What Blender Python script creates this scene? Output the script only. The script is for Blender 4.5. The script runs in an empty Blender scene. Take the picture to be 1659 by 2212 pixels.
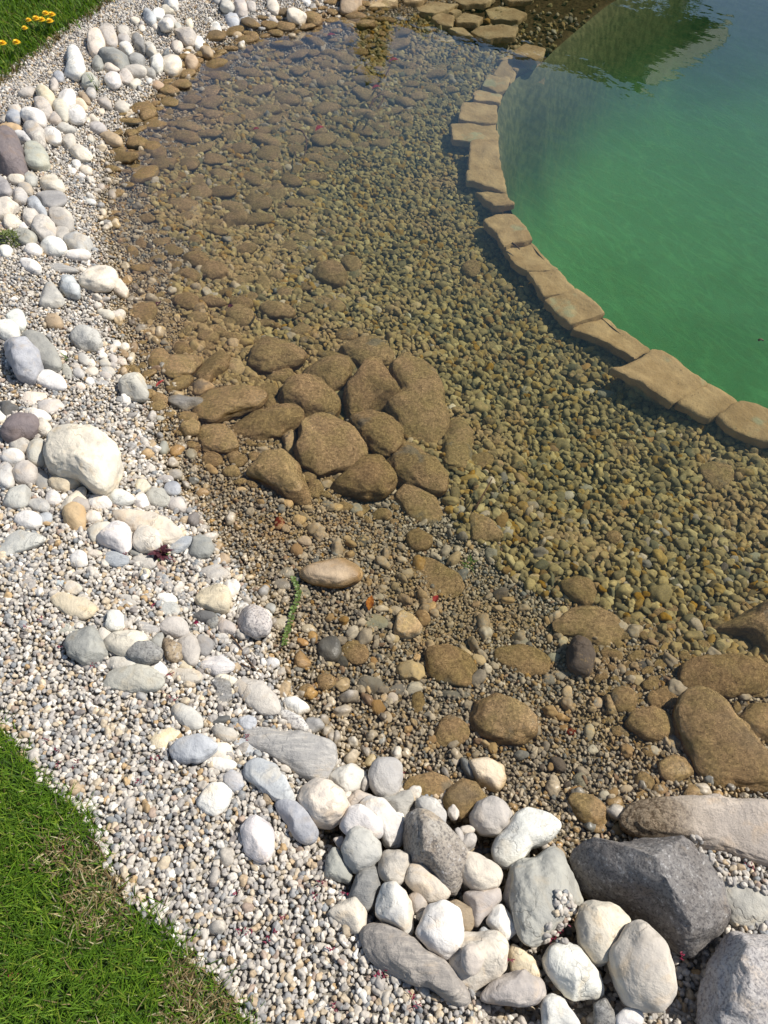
import bpy, math, random
import numpy as np
from mathutils import Vector
from mathutils.bvhtree import BVHTree

random.seed(7)
RNG = np.random.default_rng(11)
R = math.radians
SC = bpy.context.scene
COL = SC.collection

# ------------------------------------------------------------------ camera, sky, sun, exposure
CAM_H, PITCH, TANV = 1.6, R(52.0), 0.6656
cam = bpy.data.cameras.new('camera')
cam.sensor_fit = 'VERTICAL'
cam.angle = 2 * math.atan(TANV)
cam.clip_start = 0.05
cam.clip_end = 900
cam_o = bpy.data.objects.new('camera', cam)
COL.objects.link(cam_o)
cam_o.location = (0, 0, CAM_H)
cam_o.rotation_euler = (R(90) - PITCH, 0, 0)
SC.camera = cam_o

SUN_AZ, SUN_EL = R(74), R(50)          # azimuth measured from the view direction to the right
world = bpy.data.worlds.new('World')
SC.world = world
world.use_nodes = True
wn = world.node_tree
sky = wn.nodes.new('ShaderNodeTexSky')
sky.sky_type = 'NISHITA'
sky.sun_disc = False
sky.sun_elevation = SUN_EL
sky.sun_rotation = SUN_AZ
sky.air_density = 1.0
sky.dust_density = 0.6
sky.ozone_density = 1.6
bg = wn.nodes['Background']
bg.inputs['Strength'].default_value = 0.09
wn.links.new(sky.outputs['Color'], bg.inputs['Color'])

sun = bpy.data.lights.new('sun', 'SUN')
sun.energy = 5.0
sun.angle = R(0.53)
sun.color = (1.0, 0.95, 0.87)
sun_o = bpy.data.objects.new('sun', sun)
COL.objects.link(sun_o)
SUN_DIR = Vector((math.sin(SUN_AZ) * math.cos(SUN_EL), math.cos(SUN_AZ) * math.cos(SUN_EL), math.sin(SUN_EL)))
sun_o.rotation_euler = SUN_DIR.to_track_quat('Z', 'Y').to_euler()
sun_o.location = (6, 3, 8)

SC.view_settings.view_transform = 'Standard'
SC.view_settings.look = 'None'
SC.view_settings.gamma = 1
SC.view_settings.exposure = 0.20
SC.view_settings.use_curve_mapping = False
SC.cycles.max_bounces = 8
SC.cycles.transparent_max_bounces = 16
SC.cycles.diffuse_bounces = 3
SC.cycles.glossy_bounces = 3
SC.cycles.volume_bounces = 0

# ------------------------------------------------------------------ the camera model: photo point -> world point
TOFF = {k: (553.0 * (i % 3), 553.0 * (i // 3)) for i, k in enumerate('ABCDEFGHIJKL')}
FW = np.array([0, math.cos(PITCH), -math.sin(PITCH)])
UP = np.array([0, math.sin(PITCH), math.cos(PITCH)])
RT = np.array([1.0, 0, 0])


def over(tile, x, y):
    ox, oy = TOFF[tile]
    return ox + x / 3.0, oy + y / 3.0


def ray(px, py):
    u = (np.asarray(px, float) - 829.5) / 1106 * TANV
    v = -(np.asarray(py, float) - 1106) / 1106 * TANV
    return FW + u[..., None] * RT + v[..., None] * UP


def unproj(px, py, z=0.0):
    d = ray(px, py)
    t = (z - CAM_H) / d[..., 2]
    return d[..., 0] * t, d[..., 1] * t


def proj(x, y, z):
    p = np.stack([x, y, np.asarray(z) - CAM_H + 0 * x], -1)
    w = p @ FW
    u = (p @ RT) / w
    v = (p @ UP) / w
    return 829.5 + u * 1106 / TANV, 1106 - v * 1106 / TANV, w


# ------------------------------------------------------------------ numpy noise
_PERM = np.random.default_rng(3).permutation(4096).astype(np.int64)
_GR = np.random.default_rng(4).normal(size=(4096, 3))
_GR /= np.linalg.norm(_GR, axis=1)[:, None]


def noise3(p):
    p = np.asarray(p, float)
    i = np.floor(p).astype(np.int64)
    f = p - i
    w = f * f * f * (f * (f * 6 - 15) + 10)
    out = np.zeros(p.shape[:-1])
    for dx in (0, 1):
        for dy in (0, 1):
            for dz in (0, 1):
                h = _PERM[(i[..., 0] + dx) & 4095]
                h = _PERM[(h + i[..., 1] + dy) & 4095]
                h = _PERM[(h + i[..., 2] + dz) & 4095]
                g = _GR[h]
                d = (g[..., 0] * (f[..., 0] - dx) + g[..., 1] * (f[..., 1] - dy) + g[..., 2] * (f[..., 2] - dz))
                ww = (w[..., 0] if dx else 1 - w[..., 0]) * (w[..., 1] if dy else 1 - w[..., 1]) * (w[..., 2] if dz else 1 - w[..., 2])
                out += ww * d
    return out


def fbm(p, o=4, seed=0.0):
    p = np.asarray(p, float) + seed
    s, a = 0, 1.0
    for k in range(o):
        s = s + a * noise3(p * 2 ** k)
        a *= 0.5
    return s


def fbm2(x, y, f, o=3, seed=0.0):
    return fbm(np.stack([x * f, y * f, np.zeros_like(x) + 0.37], -1), o, seed)


def smooth(t):
    t = np.clip(t, 0, 1)
    return t * t * (3 - 2 * t)


# ------------------------------------------------------------------ outlines on the ground
def poly_world(pts, z=0.0):
    a = np.array(pts, float)
    x, y = unproj(a[:, 0], a[:, 1], z)
    return np.stack([x, y], -1)


def inside(poly, x, y):
    r = np.zeros(np.shape(x), bool)
    n = len(poly)
    for i in range(n):
        x0, y0 = poly[i]
        x1, y1 = poly[(i + 1) % n]
        c = ((y0 > y) != (y1 > y)) & (x < (x1 - x0) * (y - y0) / (y1 - y0 + 1e-12) + x0)
        r ^= c
    return r


def dist_poly(poly, x, y, closed=True):
    best = np.full(np.shape(x), 1e9)
    n = len(poly)
    for i in range(n if closed else n - 1):
        ax, ay = poly[i]
        bx, by = poly[(i + 1) % n]
        dx, dy = bx - ax, by - ay
        t = np.clip(((x - ax) * dx + (y - ay) * dy) / (dx * dx + dy * dy + 1e-12), 0, 1)
        best = np.minimum(best, (x - ax - t * dx) ** 2 + (y - ay - t * dy) ** 2)
    return np.sqrt(best)


SHORE_PX = [(2250, 1700), (1900, 1705), (1659, 1722), (1480, 1735), (1375, 1790), (1290, 1835), (1235, 1850), (1205, 1800), (1120, 1775),
            (1040, 1745), (960, 1705), (870, 1690), (770, 1650), (715, 1600), (680, 1560), (635, 1500), (615, 1430), (600, 1340),
            (565, 1250), (510, 1190), (455, 1110), (395, 1040), (350, 960), (335, 870), (290, 790), (262, 700),
            (250, 600), (232, 520), (226, 430), (238, 350), (275, 285), (330, 225), (372, 165), (440, 115), (540, 78),
            (640, 55), (720, 28), (800, 0), (900, -35)]
SHORE = np.concatenate([poly_world(SHORE_PX), np.array([(0.6, 5.6), (1.5, 6.3), (3.2, 6.9), (5.8, 7.0), (6.2, 3.5), (5.2, 0.6)])])


def tl(tile, *pts):
    return [over(tile, *p) for p in pts]


POOL_PX = tl('C', (1150, -260), (640, -10), (420, 170), (236, 330)) + tl('B', (1850, 398), (1690, 465), (1650, 510), (1605, 590), (1565, 680), (1562, 905), (1575, 1010), (1612, 1160), (1640, 1290), (1670, 1370), (1730, 1450),
             (1790, 1560), (1890, 1660)) + tl('F', (300, 88), (420, 208), (600, 372), (700, 460), (890, 597), (1010, 640), (1150, 728), (1270, 815),
             (1430, 900), (1480, 935), (1600, 970), (1760, 1045), (2050, 1180), (2500, 1330))
POOL = np.concatenate([poly_world(POOL_PX, -0.10), np.array([(4.4, 1.9), (5.0, 3.6), (5.0, 5.6), (4.2, 6.5)])])
LAWN1 = np.concatenate([poly_world([(0, 1575), (50, 1625), (105, 1700), (185, 1765), (225, 1850), (285, 1950), (365, 2010), (420, 2080), (485, 2130), (545, 2225)], 0.09),
                        np.array([(0.35, -0.3), (0.9, -3), (-9, -3), (-9, 0.9)])])
LAWN2 = np.concatenate([poly_world([(-900, 620), (-300, 350), (0, 188), (60, 142), (160, 68), (262, -2), (420, -120)], 0.1),
                        np.array([(-0.6, 8), (0.5, 10), (0.5, 40), (-40, 40), (-40, 3)])])


PILE = poly_world([(700, 1655), (800, 1640), (870, 1720), (1000, 1720), (1100, 1745), (1235, 1830), (1400, 1830), (1580, 1980), (1600, 2250), (1000, 2250), (1010, 2130), (760, 2000), (700, 1880), (640, 1800)], 0.06)


def pit(x, y):
    x = np.asarray(x, float)
    y = np.asarray(y, float)
    d_ = dist_poly(PILE, x, y)
    return -0.05 * smooth(d_ / 0.05) * inside(PILE, x, y)


def shore_d(x, y):
    d = dist_poly(SHORE, x, y)
    return np.where(inside(SHORE, x, y), d, -d)


def ground_z(x, y, fine=True):
    x = np.asarray(x, float)
    y = np.asarray(y, float)
    d = shore_d(x, y) + 0.035 * fbm2(x, y, 5.0, 2, 3.1)
    zi = -0.085 * smooth(d / 0.55) - 0.012 * np.clip(d / 0.1, 0, 1) - 0.085 * smooth((d - 0.35) / 0.8)
    zo = 0.10 * (1 - np.exp(d / 0.22)) + 0.02 * np.clip(-d, 0, 3)
    z = np.where(d > 0, zi, zo)
    if fine:
        z = z + 0.016 * fbm2(x, y, 3.2, 3, 9.0) * smooth(np.abs(d) / 0.12)
    return z


# ------------------------------------------------------------------ node helpers and materials
def _spot(t, x, y, r, k):
    a, b = over(t, x, y)
    wx, wy = unproj(np.array([a]), np.array([b]), -0.06)
    return (float(wx[0]), float(wy[0]), r, k)

def new_mat(name):
    m = bpy.data.materials.new(name)
    m.use_nodes = True
    nt = m.node_tree
    for n in list(nt.nodes):
        nt.nodes.remove(n)
    out = nt.nodes.new('ShaderNodeOutputMaterial')
    return m, nt, out


def N(nt, t, **kw):
    n = nt.nodes.new(t)
    for k, v in kw.items():
        if k.startswith('i_'):
            n.inputs[k[2:].replace('_', ' ')].default_value = v
        else:
            setattr(n, k, v)
    return n


def noise_n(nt, vec, scale, detail=4, rough=0.55, dist=0.0):
    n = N(nt, 'ShaderNodeTexNoise')
    n.inputs['Scale'].default_value = scale
    n.inputs['Detail'].default_value = detail
    n.inputs['Roughness'].default_value = rough
    n.inputs['Distortion'].default_value = dist
    if vec is not None:
        nt.links.new(vec, n.inputs['Vector'])
    return n.outputs['Fac']


def ramp(nt, fac, a, b, va=0.0, vb=1.0):
    n = N(nt, 'ShaderNodeMapRange', interpolation_type='SMOOTHSTEP')
    nt.links.new(fac, n.inputs['Value'])
    n.inputs['From Min'].default_value = a
    n.inputs['From Max'].default_value = b
    n.inputs['To Min'].default_value = va
    n.inputs['To Max'].default_value = vb
    return n.outputs['Result']


def mixc(nt, fac, a, b, mode='MIX'):
    n = N(nt, 'ShaderNodeMix', data_type='RGBA', blend_type=mode)
    for s, v in ((n.inputs[0], fac), (n.inputs[6], a), (n.inputs[7], b)):
        if isinstance(v, (int, float)):
            s.default_value = v
        elif isinstance(v, tuple):
            s.default_value = (*v, 1) if len(v) == 3 else v
        else:
            nt.links.new(v, s)
    return n.outputs[2]


def mth(nt, op, a, b=0.0, clamp=False):
    n = N(nt, 'ShaderNodeMath', operation=op, use_clamp=clamp)
    for s, v in ((n.inputs[0], a), (n.inputs[1], b)):
        if isinstance(v, (int, float)):
            s.default_value = v
        else:
            nt.links.new(v, s)
    return n.outputs[0]


SILT = (0.66, 0.43, 0.21)


def world_pos(nt):
    g = N(nt, 'ShaderNodeNewGeometry')
    s = N(nt, 'ShaderNodeSeparateXYZ')
    nt.links.new(g.outputs['Position'], s.inputs[0])
    return g, s


SILT_SPOTS = [_spot('E', 350, 1000, .62, .13), _spot('D', 1300, 850, .40, .12), _spot('I', 1200, 1150, .38, .10), _spot('H', 1250, 600, .24, .10), _spot('D', 1400, 100, .7, .07)]


def wet_and_silt(nt, col, silt_lo, silt_hi, silt_amount=0.9, full=False, sk=1.0):
    """Wet below the waterline (plus a damp fringe), and brown silt settled there on faces that look up."""
    g, s = world_pos(nt)
    wob = noise_n(nt, g.outputs['Position'], 22, 2)
    z = mth(nt, 'ADD', s.outputs['Z'], mth(nt, 'MULTIPLY', mth(nt, 'SUBTRACT', wob, 0.5), 0.018))
    wet = ramp(nt, z, 0.028, 0.004)
    under = ramp(nt, z, 0.055, 0.035) if full else ramp(nt, z, 0.004, -0.012)
    hsv = N(nt, 'ShaderNodeHueSaturation')
    hsv.inputs['Saturation'].default_value = 1.2
    hsv.inputs['Value'].default_value = 0.68
    nt.links.new(col, hsv.inputs['Color'])
    c = mixc(nt, wet, col, mixc(nt, 1.0, hsv.outputs['Color'], (1.0, 0.91, 0.74), 'MULTIPLY'))
    patch = noise_n(nt, g.outputs['Position'], 3.2, 5, 0.62)
    fine = noise_n(nt, g.outputs['Position'], 95, 3, 0.6)
    f = mth(nt, 'ADD', patch, mth(nt, 'MULTIPLY', mth(nt, 'SUBTRACT', fine, 0.5), 0.38))
    for (sx_, sy_, sr_, sk_) in SILT_SPOTS:
        ds = N(nt, 'ShaderNodeVectorMath', operation='DISTANCE')
        nt.links.new(g.outputs['Position'], ds.inputs[0])
        ds.inputs[1].default_value = (sx_, sy_, -0.05)
        f = mth(nt, 'ADD', f, ramp(nt, ds.outputs['Value'], sr_, sr_ * 0.45, 0.0, sk_))
    f = ramp(nt, f, silt_lo, silt_hi)
    ns = N(nt, 'ShaderNodeSeparateXYZ')
    nt.links.new(g.outputs['Normal'], ns.inputs[0])
    upf = ramp(nt, ns.outputs['Z'], -0.1, 0.55)
    f = mth(nt, 'MULTIPLY', mth(nt, 'MULTIPLY', f, upf), mth(nt, 'MULTIPLY', under, silt_amount))
    grain = noise_n(nt, g.outputs['Position'], 120, 4, 0.75)
    scol = mixc(nt, ramp(nt, grain, 0.35, 0.7), tuple(v * 0.66 * sk for v in SILT), tuple(min(0.85, v * 1.22) * sk for v in SILT))
    broad = noise_n(nt, g.outputs['Position'], 14, 3, 0.6)
    scol = mixc(nt, ramp(nt, broad, 0.35, 0.65), scol, mixc(nt, 1.0, scol, (0.86, 0.92, 0.80), 'MULTIPLY'))
    return mixc(nt, f, c, scol), wet, f


def finish(nt, out, col, rough, bumps, wet=None):
    b = N(nt, 'ShaderNodeBsdfPrincipled')
    nt.links.new(col, b.inputs['Base Color'])
    if wet is not None:
        nt.links.new(ramp(nt, wet, 0, 1, rough, 0.35), b.inputs['Roughness'])
    else:
        b.inputs['Roughness'].default_value = rough
    # below the surface the water matches the stone and takes its gloss away
    _g, _s = world_pos(nt)
    nt.links.new(ramp(nt, _s.outputs['Z'], -0.004, 0.004, 0.0, 0.35), b.inputs['Specular IOR Level'])
    prev = None
    for h, strength, dist in bumps:
        bn = N(nt, 'ShaderNodeBump')
        bn.inputs['Strength'].default_value = strength
        bn.inputs['Distance'].default_value = dist
        nt.links.new(h, bn.inputs['Height'])
        if prev is not None:
            nt.links.new(prev, bn.inputs['Normal'])
        prev = bn.outputs['Normal']
    if prev is not None:
        nt.links.new(prev, b.inputs['Normal'])
    nt.links.new(b.outputs[0], out.inputs[0])
    return b


def stone_mat(style, bare=False):
    m, nt, out = new_mat('stone_' + style + ('_bare' if bare else ''))
    tc = N(nt, 'ShaderNodeTexCoord')
    oi = N(nt, 'ShaderNodeObjectInfo')
    off = N(nt, 'ShaderNodeVectorMath', operation='ADD')
    nt.links.new(tc.outputs['Object'], off.inputs[0])
    k = N(nt, 'ShaderNodeVectorMath', operation='SCALE')
    k.inputs[0].default_value = (17.0, 5.3, 9.1)
    nt.links.new(oi.outputs['Random'], k.inputs['Scale'])
    nt.links.new(k.outputs[0], off.inputs[1])
    v = off.outputs[0]
    base = oi.outputs['Color']
    big = noise_n(nt, v, 11, 5, 0.62, 0.6)
    mid = noise_n(nt, v, 45, 5, 0.65)
    fin = noise_n(nt, v, 260, 3, 0.7)
    c = mixc(nt, ramp(nt, big, 0.33, 0.68), mixc(nt, 1.0, base, (0.78, 0.77, 0.76), 'MULTIPLY'), mixc(nt, 1.0, base, (1.12, 1.09, 1.03), 'MULTIPLY'))
    warm = noise_n(nt, v, 17, 3, 0.5, 1.0)
    c = mixc(nt, mth(nt, 'MULTIPLY', ramp(nt, warm, 0.52, 0.75), 0.55), c, mixc(nt, 1.0, base, (1.05, 0.86, 0.62), 'MULTIPLY'))
    c = mixc(nt, mth(nt, 'MULTIPLY', ramp(nt, fin, 0.60, 0.75), 0.30), c, mixc(nt, 1.0, base, (0.52, 0.50, 0.49), 'MULTIPLY'))
    vo = N(nt, 'ShaderNodeTexVoronoi', feature='DISTANCE_TO_EDGE')
    vo.inputs['Scale'].default_value = 16
    wv = N(nt, 'ShaderNodeVectorMath', operation='ADD')
    nt.links.new(v, wv.inputs[0])
    wn_ = N(nt, 'ShaderNodeTexNoise')
    wn_.inputs['Scale'].default_value = 30
    wn_.inputs['Detail'].default_value = 4
    nt.links.new(v, wn_.inputs['Vector'])
    ws = N(nt, 'ShaderNodeVectorMath', operation='SCALE')
    ws.inputs['Scale'].default_value = 0.06
    nt.links.new(wn_.outputs['Color'], ws.inputs[0])
    nt.links.new(ws.outputs[0], wv.inputs[1])
    nt.links.new(wv.outputs[0], vo.inputs['Vector'])
    crk = mth(nt, 'MULTIPLY', ramp(nt, vo.outputs['Distance'], 0.035, 0.0), ramp(nt, noise_n(nt, v, 13, 3, 0.6), 0.50, 0.62))
    c = mixc(nt, mth(nt, 'MULTIPLY', crk, 0.45), c, mixc(nt, 1.0, base, (0.35, 0.32, 0.29), 'MULTIPLY'))
    grime = noise_n(nt, v, 28, 6, 0.75)
    c = mixc(nt, mth(nt, 'MULTIPLY', ramp(nt, grime, 0.50, 0.68), 0.42), c, mixc(nt, 1.0, base, (0.60, 0.57, 0.53), 'MULTIPLY'))
    lo, hi, amt = 0.46, 0.60, 0.85
    bumps = [(big, 0.6, 0.012), (mid, 0.7, 0.005), (fin, 0.45, 0.0015), (mth(nt, 'SUBTRACT', 1.0, crk), 0.4, 0.002)]
    if style == 'veined':
        w = N(nt, 'ShaderNodeTexWave', wave_type='BANDS')
        w.inputs['Scale'].default_value = 5
        w.inputs['Distortion'].default_value = 16
        w.inputs['Detail'].default_value = 4
        w.inputs['Detail Scale'].default_value = 2.2
        nt.links.new(v, w.inputs['Vector'])
        c = mixc(nt, mth(nt, 'MULTIPLY', ramp(nt, w.outputs['Fac'], 0.90, 0.99), mth(nt, 'MULTIPLY', ramp(nt, big, 0.45, 0.6), 0.5)), c, mixc(nt, 1.0, base, (0.50, 0.49, 0.48), 'MULTIPLY'))
        c = mixc(nt, mth(nt, 'MULTIPLY', ramp(nt, mid, 0.54, 0.66), 0.5), c, mixc(nt, 1.0, base, (0.58, 0.59, 0.62), 'MULTIPLY'))
        bumps.append((w.outputs['Fac'], 0.2, 0.002))
    elif style == 'speckled':
        sp = noise_n(nt, v, 190, 5, 0.72)
        c = mixc(nt, ramp(nt, sp, 0.46, 0.62), c, mixc(nt, 1.0, base, (0.42, 0.41, 0.42), 'MULTIPLY'))
        c = mixc(nt, ramp(nt, big, 0.40, 0.64), c, mixc(nt, 1.0, c, (0.60, 0.58, 0.58), 'MULTIPLY'))
        c = mixc(nt, mth(nt, 'MULTIPLY', ramp(nt, noise_n(nt, v, 75, 6, 0.8), 0.54, 0.66), 0.5), c, (0.62, 0.60, 0.57))
        bumps.append((sp, 0.4, 0.002))
    elif style == 'layered':
        mp = N(nt, 'ShaderNodeMapping')
        mp.inputs['Rotation'].default_value = (0.3, 0.2, 0.6)
        mp.inputs['Scale'].default_value = (1.5, 9, 9)
        nt.links.new(v, mp.inputs['Vector'])
        ly = noise_n(nt, mp.outputs[0], 14, 6, 0.7)
        c = mixc(nt, ramp(nt, ly, 0.4, 0.64), mixc(nt, 1.0, base, (0.72, 0.71, 0.70), 'MULTIPLY'), c)
        bumps.append((ly, 0.7, 0.005))
    elif style == 'shelf':
        sx = N(nt, 'ShaderNodeSeparateXYZ')
        nt.links.new(tc.outputs['Object'], sx.inputs[0])
        ed = mth(nt, 'ADD', mth(nt, 'ADD', sx.outputs['X'], mth(nt, 'MULTIPLY', sx.outputs['Y'], -0.35)), mth(nt, 'MULTIPLY', big, 0.14))
        gr = noise_n(nt, v, 120, 5, 0.8)
        c = mixc(nt, ramp(nt, ed, 0.06, -0.06), c, mixc(nt, ramp(nt, gr, 0.42, 0.58), (0.10, 0.065, 0.035), (0.34, 0.26, 0.17)))
        bumps.append((gr, 0.8, 0.008))
    elif style == 'silt':
        lo, hi, amt = 0.22, 0.34, 1.0
        cr = N(nt, 'ShaderNodeTexVoronoi')
        cr.inputs['Scale'].default_value = 120
        nt.links.new(v, cr.inputs['Vector'])
        bumps = [(big, 0.5, 0.012), (noise_n(nt, v, 60, 6, 0.85), 1.0, 0.035), (noise_n(nt, v, 200, 4, 0.8), 1.0, 0.010)]
    if bare:
        lo, hi, amt = 0.58, 0.66, 0.6
    col, wet, f = wet_and_silt(nt, c, lo, hi, amt, style == 'silt')
    if style == 'silt':
        pit = noise_n(nt, v, 60, 6, 0.85)
        col = mixc(nt, mth(nt, 'MULTIPLY', mth(nt, 'MULTIPLY', ramp(nt, pit, 0.53, 0.64), f), 0.62), col, (0.17, 0.11, 0.05))
        col = mixc(nt, ramp(nt, oi.outputs['Random'], 0, 1, 0.0, 0.85), col, mixc(nt, 1.0, col, (0.78, 0.76, 0.70), 'MULTIPLY'))
        bare = noise_n(nt, v, 7, 4, 0.6)
        col = mixc(nt, mth(nt, 'MULTIPLY', ramp(nt, bare, 0.61, 0.68), 0.55), col, (0.26, 0.25, 0.19))
    finish(nt, out, col, 0.78, bumps, wet)
    return m


MAT = {s: stone_mat(s) for s in ('smooth', 'veined', 'speckled', 'layered', 'silt', 'shelf')}
MAT.update({'bare_' + s: stone_mat(s, True) for s in ('smooth', 'veined', 'speckled', 'layered')})


def pebble_mat(name, lo, hi, amt):
    m, nt, out = new_mat(name)
    at = N(nt, 'ShaderNodeAttribute', attribute_type='INSTANCER', attribute_name='tint')
    g, s = world_pos(nt)
    n1 = noise_n(nt, g.outputs['Position'], 190, 3, 0.6)
    c = mixc(nt, ramp(nt, n1, 0.35, 0.7), mixc(nt, 1.0, at.outputs['Color'], (0.80, 0.79, 0.78), 'MULTIPLY'), mixc(nt, 1.0, at.outputs['Color'], (1.08, 1.06, 1.03), 'MULTIPLY'))
    col, wet, f = wet_and_silt(nt, c, lo, hi, amt, sk=0.60)
    finish(nt, out, col, 0.7, [(n1, 0.4, 0.0015)], wet)
    return m


MAT['gravel'] = pebble_mat('gravel_pebbles', 0.53, 0.66, 0.6)
MAT['bedpeb'] = pebble_mat('bed_pebbles', 0.50, 0.66, 0.7)


def simple(name, colour, rough=0.7, var=0.25, scale=30, bump=0.3, dist=0.003, tint=None):
    m, nt, out = new_mat(name)
    tc = N(nt, 'ShaderNodeTexCoord')
    n1 = noise_n(nt, tc.outputs['Object'], scale, 5, 0.6)
    lo = tuple(v * (1 - var) for v in colour)
    hi = tuple(min(1, v * (1 + var)) for v in colour)
    if tint:
        hi = tint
    c = mixc(nt, ramp(nt, n1, 0.32, 0.68), lo, hi)
    finish(nt, out, c, rough, [(n1, bump, dist)])
    return m


# ------------------------------------------------------------------ object helpers
def link(name, verts, faces, mat, parent=None, smooth_=True, origin=None, loc=None):
    me = bpy.data.meshes.new(name)
    verts = np.asarray(verts, np.float32)
    if origin is not None:
        verts = verts - np.asarray(origin, np.float32)
    if isinstance(faces, np.ndarray):
        nf, k = faces.shape
        me.vertices.add(len(verts))
        me.vertices.foreach_set('co', verts.ravel())
        me.loops.add(nf * k)
        me.loops.foreach_set('vertex_index', faces.astype(np.int32).ravel())
        me.polygons.add(nf)
        me.polygons.foreach_set('loop_start', np.arange(0, nf * k, k, dtype=np.int32))
        me.polygons.foreach_set('loop_total', np.full(nf, k, np.int32))
        me.update(calc_edges=True)
    else:
        me.from_pydata([tuple(map(float, v)) for v in verts], [], faces)
        me.update()
    if smooth_:
        me.polygons.foreach_set('use_smooth', np.ones(len(me.polygons), bool))
    me.materials.append(mat)
    o = bpy.data.objects.new(name, me)
    COL.objects.link(o)
    if origin is not None:
        o.location = tuple(map(float, origin))
    if loc is not None:
        o.location = loc
    if parent is not None:
        o.parent = parent
    return o


def tag(o, label=None, cat=None, group=None, kind=None):
    if label:
        o['label'] = label
    if cat:
        o['category'] = cat
    if group:
        o['group'] = group
    if kind:
        o['kind'] = kind
    return o


def empty(name, loc):
    o = bpy.data.objects.new(name, None)
    COL.objects.link(o)
    o.location = loc
    o.empty_display_size = 0.05
    return o


def ico(sub):
    import bmesh
    bm = bmesh.new()
    bmesh.ops.create_icosphere(bm, subdivisions=sub, radius=1.0)
    v = np.array([x.co[:] for x in bm.verts])
    f = np.array([[q.index for q in p.verts] for p in bm.faces])
    bm.free()
    return v, f


ICO = {s: ico(s) for s in (2, 3, 4, 5, 6)}

# ------------------------------------------------------------------ ground: one sheet out to the horizon
def axis(lo, hi, step, far):
    a = list(np.arange(lo, hi + 1e-6, step))
    s, v, out = step, a[-1], []
    while v < far:
        s *= 1.35
        v += s
        out.append(v)
    s, v, pre = step, a[0], []
    while v > -far:
        s *= 1.35
        v -= s
        pre.append(v)
    return np.array(pre[::-1] + a + out)


gx = axis(-3.6, 4.0, 0.026, 400)
gy = axis(0.15, 7.2, 0.026, 400)
GX, GY = np.meshgrid(gx, gy)
GZ = ground_z(GX, GY) + pit(GX, GY) - 0.004
lawn_mask = inside(LAWN1, GX, GY) | inside(LAWN2, GX, GY)
far_r = np.hypot(GX, GY - 2)
GZ = np.where(far_r > 9, 0.14 + 0.02 * np.minimum(far_r - 9, 30) + 0.2 * fbm2(GX, GY, 0.05, 3), np.minimum(GZ, 0.2))
ip = inside(POOL, GX, GY)
GZ = np.where(ip & (dist_poly(POOL, GX, GY) > 0.03), -2.4, GZ)
nx_, ny_ = len(gx), len(gy)
idx = np.arange(nx_ * ny_).reshape(ny_, nx_)
gf = np.stack([idx[:-1, :-1], idx[:-1, 1:], idx[1:, 1:], idx[1:, :-1]], -1).reshape(-1, 4)
m, nt, out = new_mat('ground_sand_and_turf')
g, s = world_pos(nt)
n1 = noise_n(nt, g.outputs['Position'], 130, 4, 0.7)
n2 = noise_n(nt, g.outputs['Position'], 60, 4, 0.7)
sand = mixc(nt, ramp(nt, n1, 0.35, 0.65), (0.13, 0.115, 0.09), (0.40, 0.36, 0.30))
sandw, wet, f_ = wet_and_silt(nt, sand, 0.42, 0.60, 0.7, sk=0.55)
turf = mixc(nt, ramp(nt, n2, 0.35, 0.65), (0.018, 0.035, 0.008), (0.06, 0.11, 0.02))
at = N(nt, 'ShaderNodeAttribute', attribute_type='GEOMETRY', attribute_name='lawn')
c = mixc(nt, at.outputs['Fac'], sandw, turf)
finish(nt, out, c, 0.85, [(n1, 0.7, 0.006)])
shade_at = N(nt, 'ShaderNodeAttribute', attribute_type='GEOMETRY', attribute_name='shelf_shade')
c = mixc(nt, shade_at.outputs['Fac'], c, mixc(nt, ramp(nt, n2, 0.35, 0.65), (0.035, 0.022, 0.010), (0.10, 0.065, 0.030)))  # shade on the far shelf, painted as a dark brown ground colour
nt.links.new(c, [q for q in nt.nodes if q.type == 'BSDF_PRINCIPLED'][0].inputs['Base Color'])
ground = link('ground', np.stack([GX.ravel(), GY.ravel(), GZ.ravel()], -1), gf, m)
tag(ground, kind='structure')
la = ground.data.attributes.new('lawn', 'FLOAT', 'POINT')
lm = (lawn_mask | ((far_r > 8) & (GZ > 0))).astype(np.float32).ravel()
la.data.foreach_set('value', lm)

SHELF_SHADE = poly_world(tl('B', (780, 20), (1000, -10), (1000, -300), (3200, -500), (2300, 0), (1890, 350), (1700, 345), (1640, 270), (1400, 255), (1150, 175), (850, 125)), -.08)  # outline of the far shelf whose shade is painted into the ground
la = ground.data.attributes.new('shelf_shade', 'FLOAT', 'POINT')
la.data.foreach_set('value', (smooth(0.3 + dist_poly(SHELF_SHADE, GX, GY) * np.where(inside(SHELF_SHADE, GX, GY), 1, -1) / 0.15)).astype(np.float32).ravel())

# ------------------------------------------------------------------ pool liner (deep basin)
def densify(poly, step, closed=True):
    o = []
    n = len(poly)
    for i in range(n if closed else n - 1):
        a, b = np.array(poly[i]), np.array(poly[(i + 1) % n])
        k = max(1, int(np.ceil(np.linalg.norm(b - a) / step)))
        for j in range(k):
            o.append(a + (b - a) * j / k)
    return np.array(o)


def smooth_loop(p, it=3):
    for _ in range(it):
        p = 0.25 * np.roll(p, 1, 0) + 0.5 * p + 0.25 * np.roll(p, -1, 0)
    return p


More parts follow.
